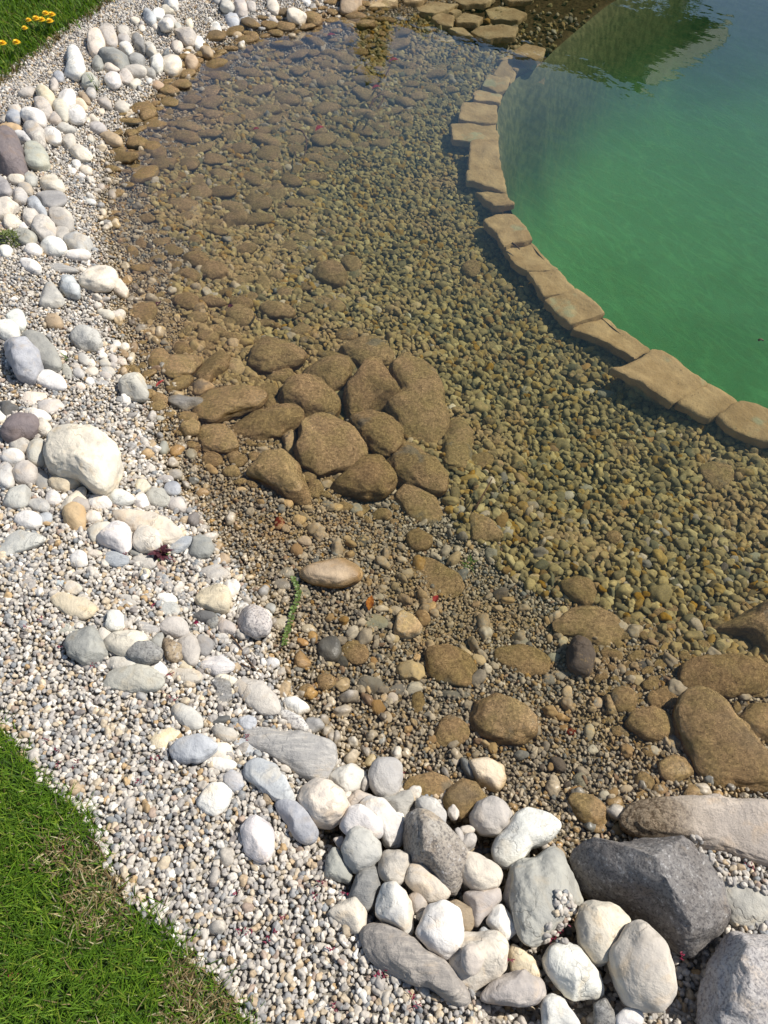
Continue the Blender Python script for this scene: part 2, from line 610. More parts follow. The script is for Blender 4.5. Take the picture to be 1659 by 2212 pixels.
pd = smooth_loop(densify(POOL, 0.06), 4)
cen = np.array([3.0, 3.5])
vs, rings = [], [(0.0, -0.125), (0.012, -0.22), (0.03, -0.5), (0.05, -0.9), (0.08, -1.25), (0.13, -1.42), (0.25, -1.5), (0.5, -1.52), (0.8, -1.52)]
for sft, z in rings:
    q = pd + (cen - pd) * sft
    z = z if z > -0.2 else z * (1 - 0.28 * smooth((q[:, 1] - 2.0) / 2.6))
    zz = z + 0.03 * fbm2(q[:, 0], q[:, 1], 1.5, 2, 5.0) * (sft > 0.02)
    vs.append(np.concatenate([q, zz[:, None] * np.ones((len(q), 1))], 1))
n = len(pd)
vs = np.concatenate(vs + [np.array([[cen[0], cen[1], -1.2]])])
fs = []
for k in range(len(rings) - 1):
    for i in range(n):
        j = (i + 1) % n
        fs.append((k * n + i, k * n + j, (k + 1) * n + j, (k + 1) * n + i))
for i in range(n):
    fs.append(((len(rings) - 1) * n + i, (len(rings) - 1) * n + (i + 1) % n, len(vs) - 1))
m, nt, out = new_mat('pool_liner')
g, s = world_pos(nt)
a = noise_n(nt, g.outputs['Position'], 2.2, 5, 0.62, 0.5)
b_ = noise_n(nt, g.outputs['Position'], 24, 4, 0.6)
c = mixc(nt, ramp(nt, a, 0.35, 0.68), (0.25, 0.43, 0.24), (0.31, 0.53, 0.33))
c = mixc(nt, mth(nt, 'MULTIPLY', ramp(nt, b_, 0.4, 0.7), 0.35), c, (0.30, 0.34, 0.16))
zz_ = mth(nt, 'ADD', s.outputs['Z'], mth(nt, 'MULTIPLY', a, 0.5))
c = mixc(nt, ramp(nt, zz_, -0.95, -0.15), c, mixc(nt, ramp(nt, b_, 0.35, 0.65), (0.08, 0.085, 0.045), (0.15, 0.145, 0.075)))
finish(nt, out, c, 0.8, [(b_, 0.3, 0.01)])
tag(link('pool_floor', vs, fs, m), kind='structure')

# ------------------------------------------------------------------ water: a closed body with absorbing volume
m, nt, out = new_mat('pond_water')
g, s = world_pos(nt)
mp = N(nt, 'ShaderNodeMapping')
mp.inputs['Rotation'].default_value = (0, 0, R(-28))
nt.links.new(g.outputs['Position'], mp.inputs['Vector'])
mps = N(nt, 'ShaderNodeMapping')
mps.inputs['Scale'].default_value = (1.7, 1.0, 1.0)
nt.links.new(mp.outputs[0], mps.inputs['Vector'])
w1 = noise_n(nt, mps.outputs[0], 3.0, 2, 0.5, 0.4)
w2 = noise_n(nt, mps.outputs[0], 13, 2, 0.5)
bn = N(nt, 'ShaderNodeBump')
bn.inputs['Strength'].default_value = 0.35
bn.inputs['Distance'].default_value = 0.006
nt.links.new(w1, bn.inputs['Height'])
bn2 = N(nt, 'ShaderNodeBump')
bn2.inputs['Strength'].default_value = 0.30
bn2.inputs['Distance'].default_value = 0.0015
nt.links.new(w2, bn2.inputs['Height'])
nt.links.new(bn.outputs[0], bn2.inputs['Normal'])
lw = N(nt, 'ShaderNodeLayerWeight')
lw.inputs['Blend'].default_value = 0.5
nt.links.new(bn2.outputs[0], lw.inputs['Normal'])
fr = mth(nt, 'ADD', mth(nt, 'MULTIPLY', mth(nt, 'POWER', lw.outputs['Facing'], 3.2), 0.98), 0.021)
# caustic light streaks, painted as a wavy tint into the transparent colour
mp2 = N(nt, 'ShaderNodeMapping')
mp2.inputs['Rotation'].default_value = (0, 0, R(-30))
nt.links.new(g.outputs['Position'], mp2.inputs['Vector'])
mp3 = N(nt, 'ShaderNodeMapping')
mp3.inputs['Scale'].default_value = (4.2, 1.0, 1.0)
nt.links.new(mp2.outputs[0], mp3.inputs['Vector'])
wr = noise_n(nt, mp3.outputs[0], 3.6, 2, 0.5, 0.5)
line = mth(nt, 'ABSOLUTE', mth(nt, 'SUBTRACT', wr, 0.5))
streak_tint = ramp(nt, line, 0.0, 0.045, 1.0, 0.90)
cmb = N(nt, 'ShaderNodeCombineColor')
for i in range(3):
    nt.links.new(streak_tint, cmb.inputs[i])
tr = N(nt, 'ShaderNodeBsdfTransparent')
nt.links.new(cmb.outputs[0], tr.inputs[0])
gl = N(nt, 'ShaderNodeBsdfGlossy')
gl.inputs['Roughness'].default_value = 0.0
nt.links.new(bn2.outputs[0], gl.inputs['Normal'])
mx = N(nt, 'ShaderNodeMixShader')
nt.links.new(fr, mx.inputs[0])
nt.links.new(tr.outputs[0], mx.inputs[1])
nt.links.new(gl.outputs[0], mx.inputs[2])
nt.links.new(mx.outputs[0], out.inputs['Surface'])
va = N(nt, 'ShaderNodeVolumeAbsorption')
va.inputs['Color'].default_value = (0.51, 0.72, 0.48, 1)
va.inputs['Density'].default_value = 1.0
vsc = N(nt, 'ShaderNodeVolumeScatter')
vsc.inputs['Color'].default_value = (0.20, 0.90, 0.45, 1)
vsc.inputs['Density'].default_value = 0.07
vad = N(nt, 'ShaderNodeAddShader')
nt.links.new(va.outputs[0], vad.inputs[0])
nt.links.new(vsc.outputs[0], vad.inputs[1])
nt.links.new(vad.outputs[0], out.inputs['Volume'])
x0, x1, y0, y1, zt, zb = -3.4, 6.6, 0.4, 7.6, 0.0, -2.6
vv = [(x, y, z) for z in (zb, zt) for y in (y0, y1) for x in (x0, x1)]
ff = [(0, 2, 3, 1), (4, 5, 7, 6), (0, 1, 5, 4), (2, 6, 7, 3), (0, 4, 6, 2), (1, 3, 7, 5)]
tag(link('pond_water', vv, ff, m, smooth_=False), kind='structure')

# ------------------------------------------------------------------ stones
PAL = dict(W=(.78, .76, .72), C=(.68, .62, .53), L=(.52, .505, .475), G=(.33, .325, .31), B=(.45, .475, .50), P=(.51, .475, .435), T=(.44, .34, .23),
           D=(.13, .13, .13), O=(.50, .36, .22), K=(.42, .42, .37), Y=(.70, .61, .45), R=(.16, .05, .04), V=(.19, .165, .165), S=(.44, .32, .19), Q=(.60, .53, .45), U=(.27, .25, .24), X=(.60, .58, .55), Z=(.46, .43, .38))
CW = dict(W='white', C='cream', L='light grey', G='grey', B='blue-grey', P='pinkish grey', T='tan', D='dark grey', O='ochre', K='greenish grey',
          Y='pale yellow', R='dark red', V='dark purple-grey', S='silt-brown', Q='tan', U='dark plum', X='pale grey', Z='grey')
SW = dict(h='', s='', v='veined ', k='speckled ', y='layered ', m='')
SM = dict(h='shelf', s='smooth', v='veined', k='speckled', y='layered', m='silt')

DATA = """
#A top-left bank
A|e 1110 25 50 35 20|W s
A|e 965 112 58 34 50|B s a=5|blue-grey wedge stone|blue-grey angular stone leaning on end high up the far left bank
A|e 1027 98 40 28 -10|W v
A|e 1075 168 52 44 20|W s||smooth white stone right in front of the blue-grey wedge on the far bank
A|e 1150 180 28 24 0|L s
A|e 1100 132 40 22 10|L s a=3
A|e 1090 65 48 20 0|C s
A|e 875 135 30 18 0|C s
A|e 920 185 20 18 0|C s
A|e 1230 155 30 33 0|C s
A|p 1125,212 1160,196 1240,190 1275,235 1250,282 1195,290 1155,258|P v a=5 t=.6|mauve block|large mauve-grey angular stone with a dark underside on the far bank
A|e 1287 290 42 38 10|W s
A|e 1337 345 52 28 15|T s
A|e 1148 305 40 28 0|C s
A|e 1222 310 30 22 0|C s
A|e 1240 410 42 45 0|T s
A|e 1120 436 63 50 -10|C s|cream boulder|big cream rounded stone close to the far waterline
A|e 1016 415 46 46 30|W s
A|e 1120 492 20 15 0|W s
A|e 1080 390 28 22 0|C s
A|e 625 292 54 74 0|C s|cream upright oval|large cream oval stone standing upright nearest the far lawn
A|e 702 245 64 50 25|P v|mauve boulder|mauve-grey rounded boulder just right of the cream upright oval
A|e 800 210 38 36 0|P s
A|e 805 262 40 32 0|P s
A|e 820 320 50 34 40|W s
A|e 903 285 80 33 60|G y|banded long stone|long dark grey banded stone tilted steeply on the far bank
A|e 970 322 50 36 45|P s
A|e 638 415 38 43 0|G s
A|e 745 388 100 44 10|G v|long grey boulder|long lumpy grey boulder below the cream upright oval
A|e 884 397 60 34 5|G s
A|p 440,310 490,306 535,370 557,455 530,512 470,505 405,470 435,400|W v a=4 t=.7|jagged white rock|tall jagged white rock with blue-grey veins beside the far lawn
A|e 383 500 34 30 0|B s
A|e 727 440 54 28 0|C s
A|e 730 517 52 50 20|W s
A|e 815 503 48 38 0|P s
A|e 862 470 90 24 -5|P s
A|e 957 472 50 28 10|G s
A|e 870 550 48 20 -25|C s
A|p 510,520 560,488 620,495 645,540 610,575 540,575|K s a=5
A|e 590 607 35 36 0|L s
A|e 965 525 22 18 0|W s
A|e 1025 560 40 24 5|T s
A|e 350 548 28 54 5|P s
A|e 296 632 62 50 30|Y s|pale yellow boulder|pale yellow rounded stone at the left of the far bank pile
A|e 438 650 62 50 -20|W v|blotched white stone|white stone with a dark grey blotch in the far bank pile
A|e 548 640 52 24 45|T y
A|e 520 686 50 32 20|Y s
A|e 175 602 55 24 -15|P s
A|e 280 708 62 46 38|P v
A|e 400 722 62 46 50|C s
A|e 360 772 40 38 0|P s
A|e 497 746 60 48 -25|W s
A|e 95 770 48 44 0|B s|bluish egg|smooth bluish white stone with a dark gap on its right
A|e 222 772 86 54 25|W s|long white boulder|long white boulder with a flat top in the far bank pile
A|e 100 715 45 24 0|P s
A|e 75 846 80 28 3|O s|flat ochre stone|long flat ochre stone at the left edge of the frame
A|e 232 866 76 60 20|P v
A|e 342 886 60 46 30|W s
A|e 152 897 78 28 15|W s
A|p -30,930 40,888 110,898 150,975 165,1090 130,1150 60,1143 -30,1120|V v a=5 t=.8 h=W|two-tone boulder|big boulder with pale top and dark purple-grey face at the left edge
A|p 162,960 230,928 305,990 322,1065 240,1102 165,1085|K s t=.65|dark-shouldered boulder|rounded grey-green boulder to the right of the two-tone boulder
A|e 220 950 50 25 10|W v
A|e 430 836 58 28 5|L s
A|e 450 925 52 36 -55|P s a=4
A|e 520 995 80 34 15|C s
A|e 632 832 60 28 10|L s
A|e 610 775 40 20 25|C s
A|e 726 910 78 31 20|T s|damp brown oval|long damp brown oval stone lying at the far waterline
A|e 790 698 50 30 5|C s
A|e 680 672 46 28 20|P s
A|e 962 748 60 24 -25|T m
A|p -30,1125 50,1178 82,1240 60,1278 -30,1265|G s
A|e 108 1165 55 28 0|C s
A|e 200 1166 43 42 0|L s
A|e 166 1226 50 42 40|P s
A|e 130 1276 52 46 30|L v
A|e 340 1200 76 50 5|C s|cream grey-veined stone|cream rounded stone above the flat grey slab on the left bank
A|p 215,1272 300,1252 430,1250 432,1312 335,1370 280,1350|G s a=4 t=.45|flat grey slab|flat grey angular slab half covering a white stone on the left bank
A|p 178,1302 225,1275 285,1335 310,1402 250,1392 190,1352|B v a=4
A|p 130,1370 190,1358 258,1380 240,1440 195,1480 150,1430|P s a=4
A|p -30,1300 90,1288 125,1340 60,1402 -30,1435|C v
A|e 152 1470 28 24 0|W s
A|e 72 1440 58 40 0|C s a=3
A|e 402 1425 80 62 20|P s
A|e 288 1490 86 76 15|P v|rough mauve boulder|rough mauve-grey boulder with pale blotches on the left bank
A|e 158 1542 74 50 5|K s
A|e 398 1532 58 56 0|P s
A|e 345 1602 84 50 -5|W s
A|e 213 1622 60 36 0|W v
A|e 511 1582 92 64 10|L v|scarred pale boulder|pale rounded boulder with brown scars near the left waterline
A|e 35 1630 45 36 0|W s
A|e 500 1656 90 26 0|W s
A|e 590 1312 36 16 0|W s
A|e 558 1105 42 26 0|C s
A|e 495 1065 28 24 0|W s
A|e 728 1266 28 28 0|P s
A|e 665 1380 28 22 0|C s
A|p 1352,180 1400,128 1430,170 1438,225 1390,215|W v a=4
A|e 1470 45 50 33 0|L s
A|e 1468 60 48 18 8|Y s
A|e 1560 62 45 48 0|P s
A|e 1630 50 32 30 0|P s
A|e 1503 140 46 36 10|B s
A|e 1576 130 42 36 10|B s
A|e 1638 102 30 28 0|C s
A|e 1530 227 38 22 5|T s
A|e 1642 240 34 24 10|T m
A|e 1330 170 22 28 0|O s
A|e 1465 192 24 18 0|L s
A|e 1412 10 35 20 0|G s
A|e 655 1215 24 20 0|P s
A|e 468 1110 26 16 0|W s
A|e 530 1140 24 14 0|W s
A|e 590 905 26 20 0|C s
A|e 655 725 22 16 0|C s
A|e 570 780 20 16 0|C s
A|e 520 460 22 30 0|P s
A|e 905 240 18 14 0|C s
A|e 1010 180 26 18 0|C s
A|e 1185 455 22 18 0|T s
A|e 1210 350 24 16 0|C s
A|e 1370 260 22 14 0|C s
B|e 112 42 40 48 -20|C s
B|e 150 100 35 28 -30|L s
B|e 95 132 56 34 10|P s
B|p 185,130 220,90 290,70 345,95 340,135 270,160 200,160|C s a=4|pale shore boulder|pale angular boulder at the top shoreline with its foot in the water
B|e 320 18 38 20 10|W s
B|e 25 112 20 14 0|W s
B|e 365 22 24 20 0|G s
B|e 35 150 28 18 0|C s
B|e 480 12 30 14 0|L s
B|p 520,30 560,-20 690,-25 700,30 610,72 540,68|T s a=4|big tan shore rock|big tan rock at the top edge where the bank meets the water
B|e 370 130 60 24 5|T m
#D left bank
D|e 200 67 78 34 22|W s
D|e 392 82 115 28 5|L y t=.3
D|e 530 95 36 18 10|C s
D|p 513,190 560,112 640,72 720,74 767,120 755,172 700,217 620,233 540,215|C s n=5 t=.62|greenish cream boulder|large smooth greenish cream boulder at the left waterline
D|p 704,180 730,150 790,163 832,222 826,278 780,262 715,220|C v a=5 t=.7|cream stone with shaded side|cream angular stone tucked against the greenish cream boulder
D|p 384,165 420,135 480,143 518,200 517,268 425,257 386,215|B v t=.7
D|p 252,255 290,210 335,163 370,215 425,288 400,318 258,332|P s a=5 t=.5|mauve pyramid stone|mauve-grey pyramid-shaped stone half buried in the gravel
D|p 40,400 90,352 150,360 172,430 140,492 90,470|W v a=3|white knobbly stone|knobbly white stone above the white oval at the left edge
D|e 48 490 88 60 22|W s|left-edge white oval|smooth white oval stone cut by the left edge of the photo
D|e 352 428 60 46 5|T s
D|e 687 381 58 30 20|C s
D|p 130,512 200,485 290,525 362,600 400,700 392,750 285,745 180,600|G s n=5 t=.55|big grey dome stone|big smooth grey dome stone behind the crusted blue-white boulder
D|p 18,580 90,538 190,560 262,630 282,715 205,803 120,800 60,700|B v n=5 t=.85 a=3|crusted blue-white boulder|crusted blue-white boulder leaning on a big smooth grey stone
D|p 458,525 500,476 570,468 642,510 667,570 620,602 520,604 470,565|L v t=.7|veined grey-white boulder|grey-white veined boulder with a dark hollow on its left side
D|p 198,785 245,745 330,750 400,780 437,842 425,872 330,866 250,832|W s t=.4|dazzling white slab|dazzling white flat stone in the gravel of the left bank
D|p 738,872 770,820 815,780 900,775 948,812 970,882 955,937 880,937 790,912|P v a=6 t=.75 n=4 h=W|white-topped wedge|angular white-topped stone at the waterline beside the silted boulders
D|p 110,912 180,880 312,892 300,925 220,977 120,967|C s t=.3 a=3
D|p 236,960 290,932 390,940 428,975 330,1024 255,1005|L s t=.45 a=2
D|p -20,940 60,940 128,985 85,1015 30,1050 0,1010|D s a=5|near-black stone|near-black angular stone at the left edge
D|e 0 1040 40 40 0|W s
D|e 240 1032 92 38 14|W s t=.4
D|e 282 1112 48 58 -20|C s
D|p 8,1150 50,1080 150,1035 240,1045 258,1090 210,1160 100,1208 30,1200|V s n=4 t=.75|dark plum oval|dark plum-grey smooth oval stone on the left bank
D|p 292,1370 300,1250 345,1160 450,1122 600,1140 720,1195 795,1290 792,1390 735,1480 705,1560 620,1545 520,1450 370,1432|C s n=6 t=.6 l=.55|giant cream boulder|giant flat-topped cream boulder, the largest stone on the left bank
D|p 178,1290 200,1210 270,1190 320,1240 315,1320 260,1368 190,1340|P v t=.75
D|e 138 1230 72 52 -10|P s
D|e 85 1306 79 50 5|W s|small white egg|small white egg-shaped stone left of the giant cream boulder
D|p 80,1420 110,1350 190,1338 248,1375 235,1440 190,1485 110,1475|P s t=.7
D|e 38 1425 55 92 0|L s
D|p 300,1462 370,1425 500,1428 535,1485 440,1538 350,1520|Y v t=.55|yellow-stained stone|cream stone with an ochre stain at the foot of the giant cream boulder
D|e 270 1455 50 70 0|G s t=.4
D|e 345 1572 55 48 10|W y
D|p 380,1659 440,1560 520,1490 560,1510 555,1600 470,1660|C s t=.5
D|p 445,1590 500,1540 570,1560 587,1640 520,1662 450,1640|P s a=4
D|e 250 1620 86 38 5|L v
D|e 118 1568 108 60 -28|L v
D|e 645 1597 80 48 10|W v
D|e 785 1572 86 50 0|W s
D|p 855,1590 880,1538 930,1535 970,1600 940,1642 870,1628|W v a=3
D|p 875,1500 890,1452 950,1455 978,1495 930,1538 890,1530|C s a=4
D|p 942,1545 990,1508 1060,1512 1100,1570 1080,1620 1000,1628 950,1595|K s t=.5
D|e 1112 1512 62 44 -20|B v
D|p 1062,1600 1110,1570 1180,1575 1208,1620 1190,1665 1110,1655|P s|rose stone|rose-pink stone at the right end of the row of bank stones
D|e 1130 1418 60 28 -8|L y
D|e 1065 1450 66 22 0|P y
D|e 756 572 26 24 0|W s
D|e 806 592 33 28 0|W s
D|e 868 598 24 40 20|T y
D|e 727 600 27 22 0|L s
D|e 640 608 40 21 5|W s
D|e 803 633 38 18 38|T s
D|e 852 664 22 40 12|C s
D|e 735 668 24 32 -20|P s
D|e 792 690 36 24 10|C s
D|e 678 700 38 24 5|L s
D|e 590 697 30 24 0|C s
D|e 595 748 44 28 0|C s a=2
D|e 683 777 43 22 10|L s
D|e 510 762 38 30 5|L s
D|e 432 748 30 54 -20|P y|leaning brown shard|brownish shard leaning upright among small cobbles
D|e 582 817 28 28 0|W s
D|e 640 815 70 18 10|L y t=.3
D|e 405 636 25 22 0|W s
D|e 540 670 44 30 30|L s
D|e 700 752 44 28 10|L v
D|e 728 710 24 18 0|P s
D|e 490 722 34 24 10|P s
D|e 800 745 44 24 -35|T m
D|e 868 742 42 30 20|T m
D|e 665 648 30 20 0|W s
D|e 520 850 34 24 0|C s
D|e 770 790 22 18 0|C s
D|e 940 1208 40 22 50|P s
D|e 985 1220 26 24 0|T s
D|p 1030,1250 1050,1205 1085,1210 1095,1255 1065,1290 1035,1285|K v t=.8|glassy grey-green stone|small grey-green glassy stone standing at the waterline
D|p 1100,1262 1150,1228 1200,1240 1165,1285 1115,1300|O s
D|e 1240 1285 36 34 0|K s
D|e 1250 1232 50 24 10|O m
D|p 945,680 1000,608 1060,604 1103,650 1062,722 990,727|S m t=.75|first silted boulder|rounded silt-brown boulder at the left end of the submerged heap, top just dry
D|p 1058,705 1130,648 1270,643 1302,680 1242,772 1115,802 1065,752|S m t=.6
D|p 1290,742 1390,640 1440,608 1487,650 1472,722 1402,782 1350,852 1268,802|S m t=.75 a=2 n=4|ridge-backed silted boulder|silt-brown boulder with a raised glistening ridge in the heap
D|p 1460,740 1500,665 1560,680 1597,740 1560,785 1500,785|D s t=.6 u=1|dark olive disc|dark olive rounded stone without silt within the brown heap
D|p 1048,872 1150,790 1232,768 1257,800 1212,852 1100,892|S m t=.6
D|p 1228,850 1290,800 1370,830 1400,850 1300,905 1240,900|D v t=.6
D|e 1180 605 66 44 5|S m
D|p 1240,1002 1325,880 1450,855 1659,872 1715,925 1659,992 1500,1042 1400,1087 1290,1062|S m t=.5 n=4|broad silted slab|broad silt-brown slab in the left part of the submerged heap
D|e 1218 1045 76 32 0|S m
D|p 1160,1130 1180,1085 1260,1072 1305,1095 1290,1150 1210,1175|T m t=.75 l=.55|cream-capped silted stone|silt-brown stone with a dry cream cap breaking the water
D|p 1268,1142 1340,1100 1450,1108 1512,1170 1542,1250 1440,1277 1320,1242|S m t=.6 l=.5
D|p 955,900 1020,885 1090,920 1070,1000 960,980|S m a=3 t=.5
D|p 1065,940 1160,905 1320,920 1330,960 1200,1000 1110,990|G y a=4 t=.5 u=1
D|p 870,305 1000,298 1012,370 960,442 860,432 828,345|S m t=.25 a=2
D|e 1210 300 82 44 5|S m
D|e 1372 303 92 30 3|S m
D|e 1560 312 82 40 8|O m
D|e 1552 392 88 56 0|D m
D|e 1385 102 80 50 0|S m
D|e 1270 30 78 44 0|S m
D|e 1350 532 78 38 0|S m
D|e 1485 532 90 28 12|S m
D|e 1160 590 40 30 0|P s
D|e 885 102 36 18 0|D s
D|e 978 82 26 14 0|L s
D|e 990 490 36 22 0|C s
D|e 1040 472 34 14 5|W s
D|e 990 540 30 22 0|C s
D|e 1145 400 18 26 25|W s
D|e 1225 432 28 16 0|W s
D|e 945 272 30 18 0|C s
D|e 1120 135 24 14 0|W s
D|e 1285 125 30 26 0|K s u=1
D|e 1118 1018 24 18 0|Y s
D|e 785 355 26 14 -15|Y s
D|e 1030 1052 36 14 0|L s
D|e 1375 1320 70 46 0|S m
D|e 1520 1300 50 34 0|S m
D|e 1350 1255 40 22 0|T m
D|e 1370 1385 46 24 30|T s
D|e 1310 1535 40 26 0|T s
D|e 1560 1465 44 18 -10|T m
D|e 1500 1400 60 34 0|T m
D|e 1630 1480 40 22 30|T m
D|e 1565 1515 36 14 0|C s
#E submerged heap
E|p -20,600 100,558 220,590 312,640 282,700 150,742 40,772 -40,725|S m t=.6 n=4|upper silted boulder|broad silt-brown boulder at the back left of the submerged heap
E|p 540,612 650,548 760,548 850,590 882,652 820,722 700,745 600,690|S m t=.6 n=4|rear silted boulder|silt-brown boulder at the very back of the submerged heap
E|p 360,640 470,628 600,668 652,730 600,760 480,700|S m t=.5
E|p 300,790 340,740 440,700 560,688 612,750 582,832 482,892 390,852|S m t=.65 n=4
E|p 55,800 180,740 240,738 255,792 190,832 80,832|S m t=.6
E|p 160,940 220,850 320,823 430,850 522,932 524,1020 430,1055 320,1050 190,985|S m t=.7 n=5|round silted boulder|rounded silt-brown boulder left of the ridged pyramid boulder
E|p 528,930 640,820 720,740 800,738 862,822 932,930 850,972 720,1012 590,1042 530,990|S m t=.85 a=5 n=5|ridged pyramid boulder|pyramid-shaped silt-brown boulder with a thin white line down its ridge
E|p 868,800 960,748 1080,748 1162,810 1202,900 1237,1020 1227,1140 1150,1242 1050,1220 940,1170 900,1080 815,1000 932,930|S m t=.5 n=5|largest silted boulder|largest silt-brown boulder on the right side of the submerged heap
E|p -165,1150 -40,1060 100,1018 240,993 305,1030 292,1090 150,1162 20,1197 -140,1185|S m t=.6 n=4|long silted boulder|long silt-brown boulder lying at an angle in the heap
E|p 258,1110 400,1073 520,1090 642,1150 702,1240 692,1290 600,1362 420,1397 300,1352 262,1290|S m t=.75 a=3 n=5 l=.6|pitted silted boulder|coarsely pitted silt-brown boulder at the front of the heap
E|p 168,1180 230,1128 268,1160 266,1312 180,1310|D y t=.9 a=4 u=1|bare dark block|dark bare block wedged against the pitted silted boulder
E|p 598,1072 740,1043 860,1068 942,1160 932,1262 870,1322 760,1292 700,1230 640,1152|S m t=.75 n=5|middle silted boulder|rounded silt-brown boulder between the pitted and the largest boulders
E|p 860,1340 935,1195 1040,1218 1132,1320 1222,1440 1222,1532 1100,1532 960,1492 880,1440|S m t=.6 n=5 a=3|front right silted boulder|tapering silt-brown boulder with a pale crack at the front right of the heap
E|p 475,1512 620,1400 700,1328 800,1318 882,1400 892,1490 820,1562 700,1577 560,1542|S m t=.7 n=5|grey-patched silted boulder|silt-brown boulder with a bare grey patch at the front of the heap
E|p -10,1392 60,1320 180,1308 272,1370 322,1480 334,1572 230,1562 60,1472 -40,1430|T m t=.65 n=4 a=3 l=.6|front left silted boulder|silt-brown wedge with a paler dry top at the front left of the heap
E|p 1238,1082 1320,1008 1372,1090 1422,1200 1412,1322 1372,1382 1220,1392 1218,1200|S m t=.4 a=3 n=4|tall flat silted slab|flat silt-brown slab standing apart on the right of the heap
E|p 900,1580 960,1520 1060,1508 1152,1570 1202,1659 1160,1750 1000,1702|S m t=.45 n=4
E|e 10 940 55 50 0|S m
E|e 88 955 42 56 0|S m
E|e 60 880 90 50 0|S m t=.4
E|e 382 1502 55 50 0|S m
E|e 345 1428 48 24 0|S m
E|e 520 1150 34 30 0|T m
E|e 150 980 36 40 0|T m
E|e 480 132 104 60 10|O m t=.7
E|e 616 60 60 54 0|S m
E|e 50 182 52 56 0|S m t=.4
E|e 132 360 110 44 5|S m
E|e 520 335 62 38 0|S m
E|e 292 490 72 34 -10|Y m
E|e 300 542 60 22 0|S m
E|e 585 522 76 42 0|S m
E|e 1392 92 60 50 0|K m u=1
E|e 1455 1330 90 50 -5|K m t=.4
E|e 972 662 44 30 15|S m
E|e 1270 980 24 20 0|W s u=1
E|e 975 392 28 20 0|W s u=1
E|e 1020 527 16 16 0|W s u=1
E|e 785 352 28 20 0|C s u=1
E|e 880 346 28 20 0|C s u=1
E|e 1035 322 36 18 -8|Y s u=1
E|e 985 88 30 18 10|Y s u=1
E|e 730 122 22 12 0|C s u=1
E|e 1130 570 30 16 45|W s u=1
E|e 1090 720 50 24 10|G v u=1
E|e 790 490 22 16 0|Y s u=1
E|e 100 560 60 22 -10|S m
E|e 420 70 40 22 0|Y m
E|e 170 70 22 18 0|C s u=1
E|e 900 525 22 24 0|C m
E|e 1480 1405 26 18 0|C s u=1
E|e 1560 1560 36 26 0|K s u=1
E|e 1325 1640 30 26 0|L s u=1
E|e 645 1640 46 32 0|K s u=1
E|e 525 1630 36 26 0|Y s u=1
E|e 210 1600 34 30 0|T s
E|e 315 1600 34 18 8|O s u=1
E|e 365 1545 50 26 5|O m
E|e 460 1610 36 22 0|G s u=1
#F
F|p 1208,1380 1300,1345 1400,1368 1432,1430 1382,1520 1300,1502 1232,1440|S m t=.4|lone silted oval|single broad silt-covered oval stone among the pebbles right of centre
F|e 1180 1005 70 34 20|S m
F|e 225 975 36 26 0|O s u=1
F|e 335 1110 22 34 10|W s u=1
F|e 270 535 26 22 0|C s u=1
F|e 505 875 36 22 0|C s u=1
F|e 600 895 60 24 5|K s u=1
F|e 90 870 36 24 0|K s u=1
F|e 475 720 36 20 -5|O s u=1
F|e 480 510 20 16 0|O s
F|e 360 1555 40 30 0|L s u=1
F|e 720 1610 44 28 -10|O s u=1
F|e 970 1150 40 20 0|C s u=1
F|e 820 1140 32 22 0|C s u=1
F|e 880 1185 36 26 0|S s u=1
F|e 1080 1155 24 26 0|C s u=1
F|e 970 1245 50 24 40|D s u=1
F|e 1305 1325 30 22 0|C s u=1
F|e 480 1505 46 20 0|K s u=1
F|e 730 1410 34 26 0|K s u=1
F|e 270 1250 34 30 0|T s u=1
F|e 205 1360 32 22 0|B s u=1
#G
G|e 186 56 93 54 8|W s|speckless white egg|smooth white egg stone with a crisp shadow on its left
G|e 300 42 42 36 0|B s
G|p 412,-25 480,-55 552,-30 557,60 532,128 492,137 420,95|O v a=3 t=.7|red-brown block|red-brown upright block stone, the only one of its colour on the bank
G|e 605 38 52 44 0|C s
G|p -30,125 60,110 200,113 290,150 322,200 250,232 130,272 40,302 -30,290|L v t=.3|left-edge grey slab|large flat light-grey slab cut by the left edge, half buried
G|p 560,120 640,75 720,70 700,160 600,200|C s
G|p 635,172 668,98 740,58 830,88 857,160 850,222 810,267 720,232 655,205|W v t=.7 n=4|white lumpy boulder|bright white lumpy boulder left of the huge pale slab
G|p 700,12 830,-5 980,8 1100,50 1182,110 1197,162 1130,192 1040,200 880,150 740,45|C s t=.4 n=5|huge pale slab|huge pale cream slab with a smooth top, above the white lumpy boulder
G|p 850,152 900,95 980,100 1042,160 1052,222 990,257 900,257 852,212|C v t=.75 n=4|cream boulder with grey scars|rounded cream boulder leaning on the huge pale slab
G|p 1088,222 1130,180 1240,153 1257,180 1222,230 1112,287|B y a=4 t=.5|blue slate chunk|blue-grey slate-like chunk beside the purple-leaved plant
G|p 1208,245 1240,175 1300,152 1360,170 1388,230 1350,285 1290,302 1225,285|G v t=.75 n=4|heart-shaped grey stone|heart-shaped dark grey stone right of the blue slate chunk
G|p 652,342 690,250 740,245 842,290 840,332 760,362|B y t=.4|blue-grey banded slab|blue-grey banded slab half sunk in the gravel
G|p 460,350 455,285 510,245 560,270 565,340 520,365|W s
G|e 925 325 86 42 12|P v t=.4
G|e 612 272 46 24 0|C s
G|p 1274,402 1330,360 1420,343 1482,388 1470,422 1380,452|P s t=.45|flat mauve stone|flat mauve-grey stone near the water edge
G|p 1395,330 1440,258 1485,275 1490,320 1450,350|T s a=3
G|p 1262,562 1290,500 1380,475 1482,488 1507,580 1480,642 1380,652 1288,612|Y v t=.7 n=4|pitted cream cobble|cream cobble with dark brown pits beside the speckled white egg
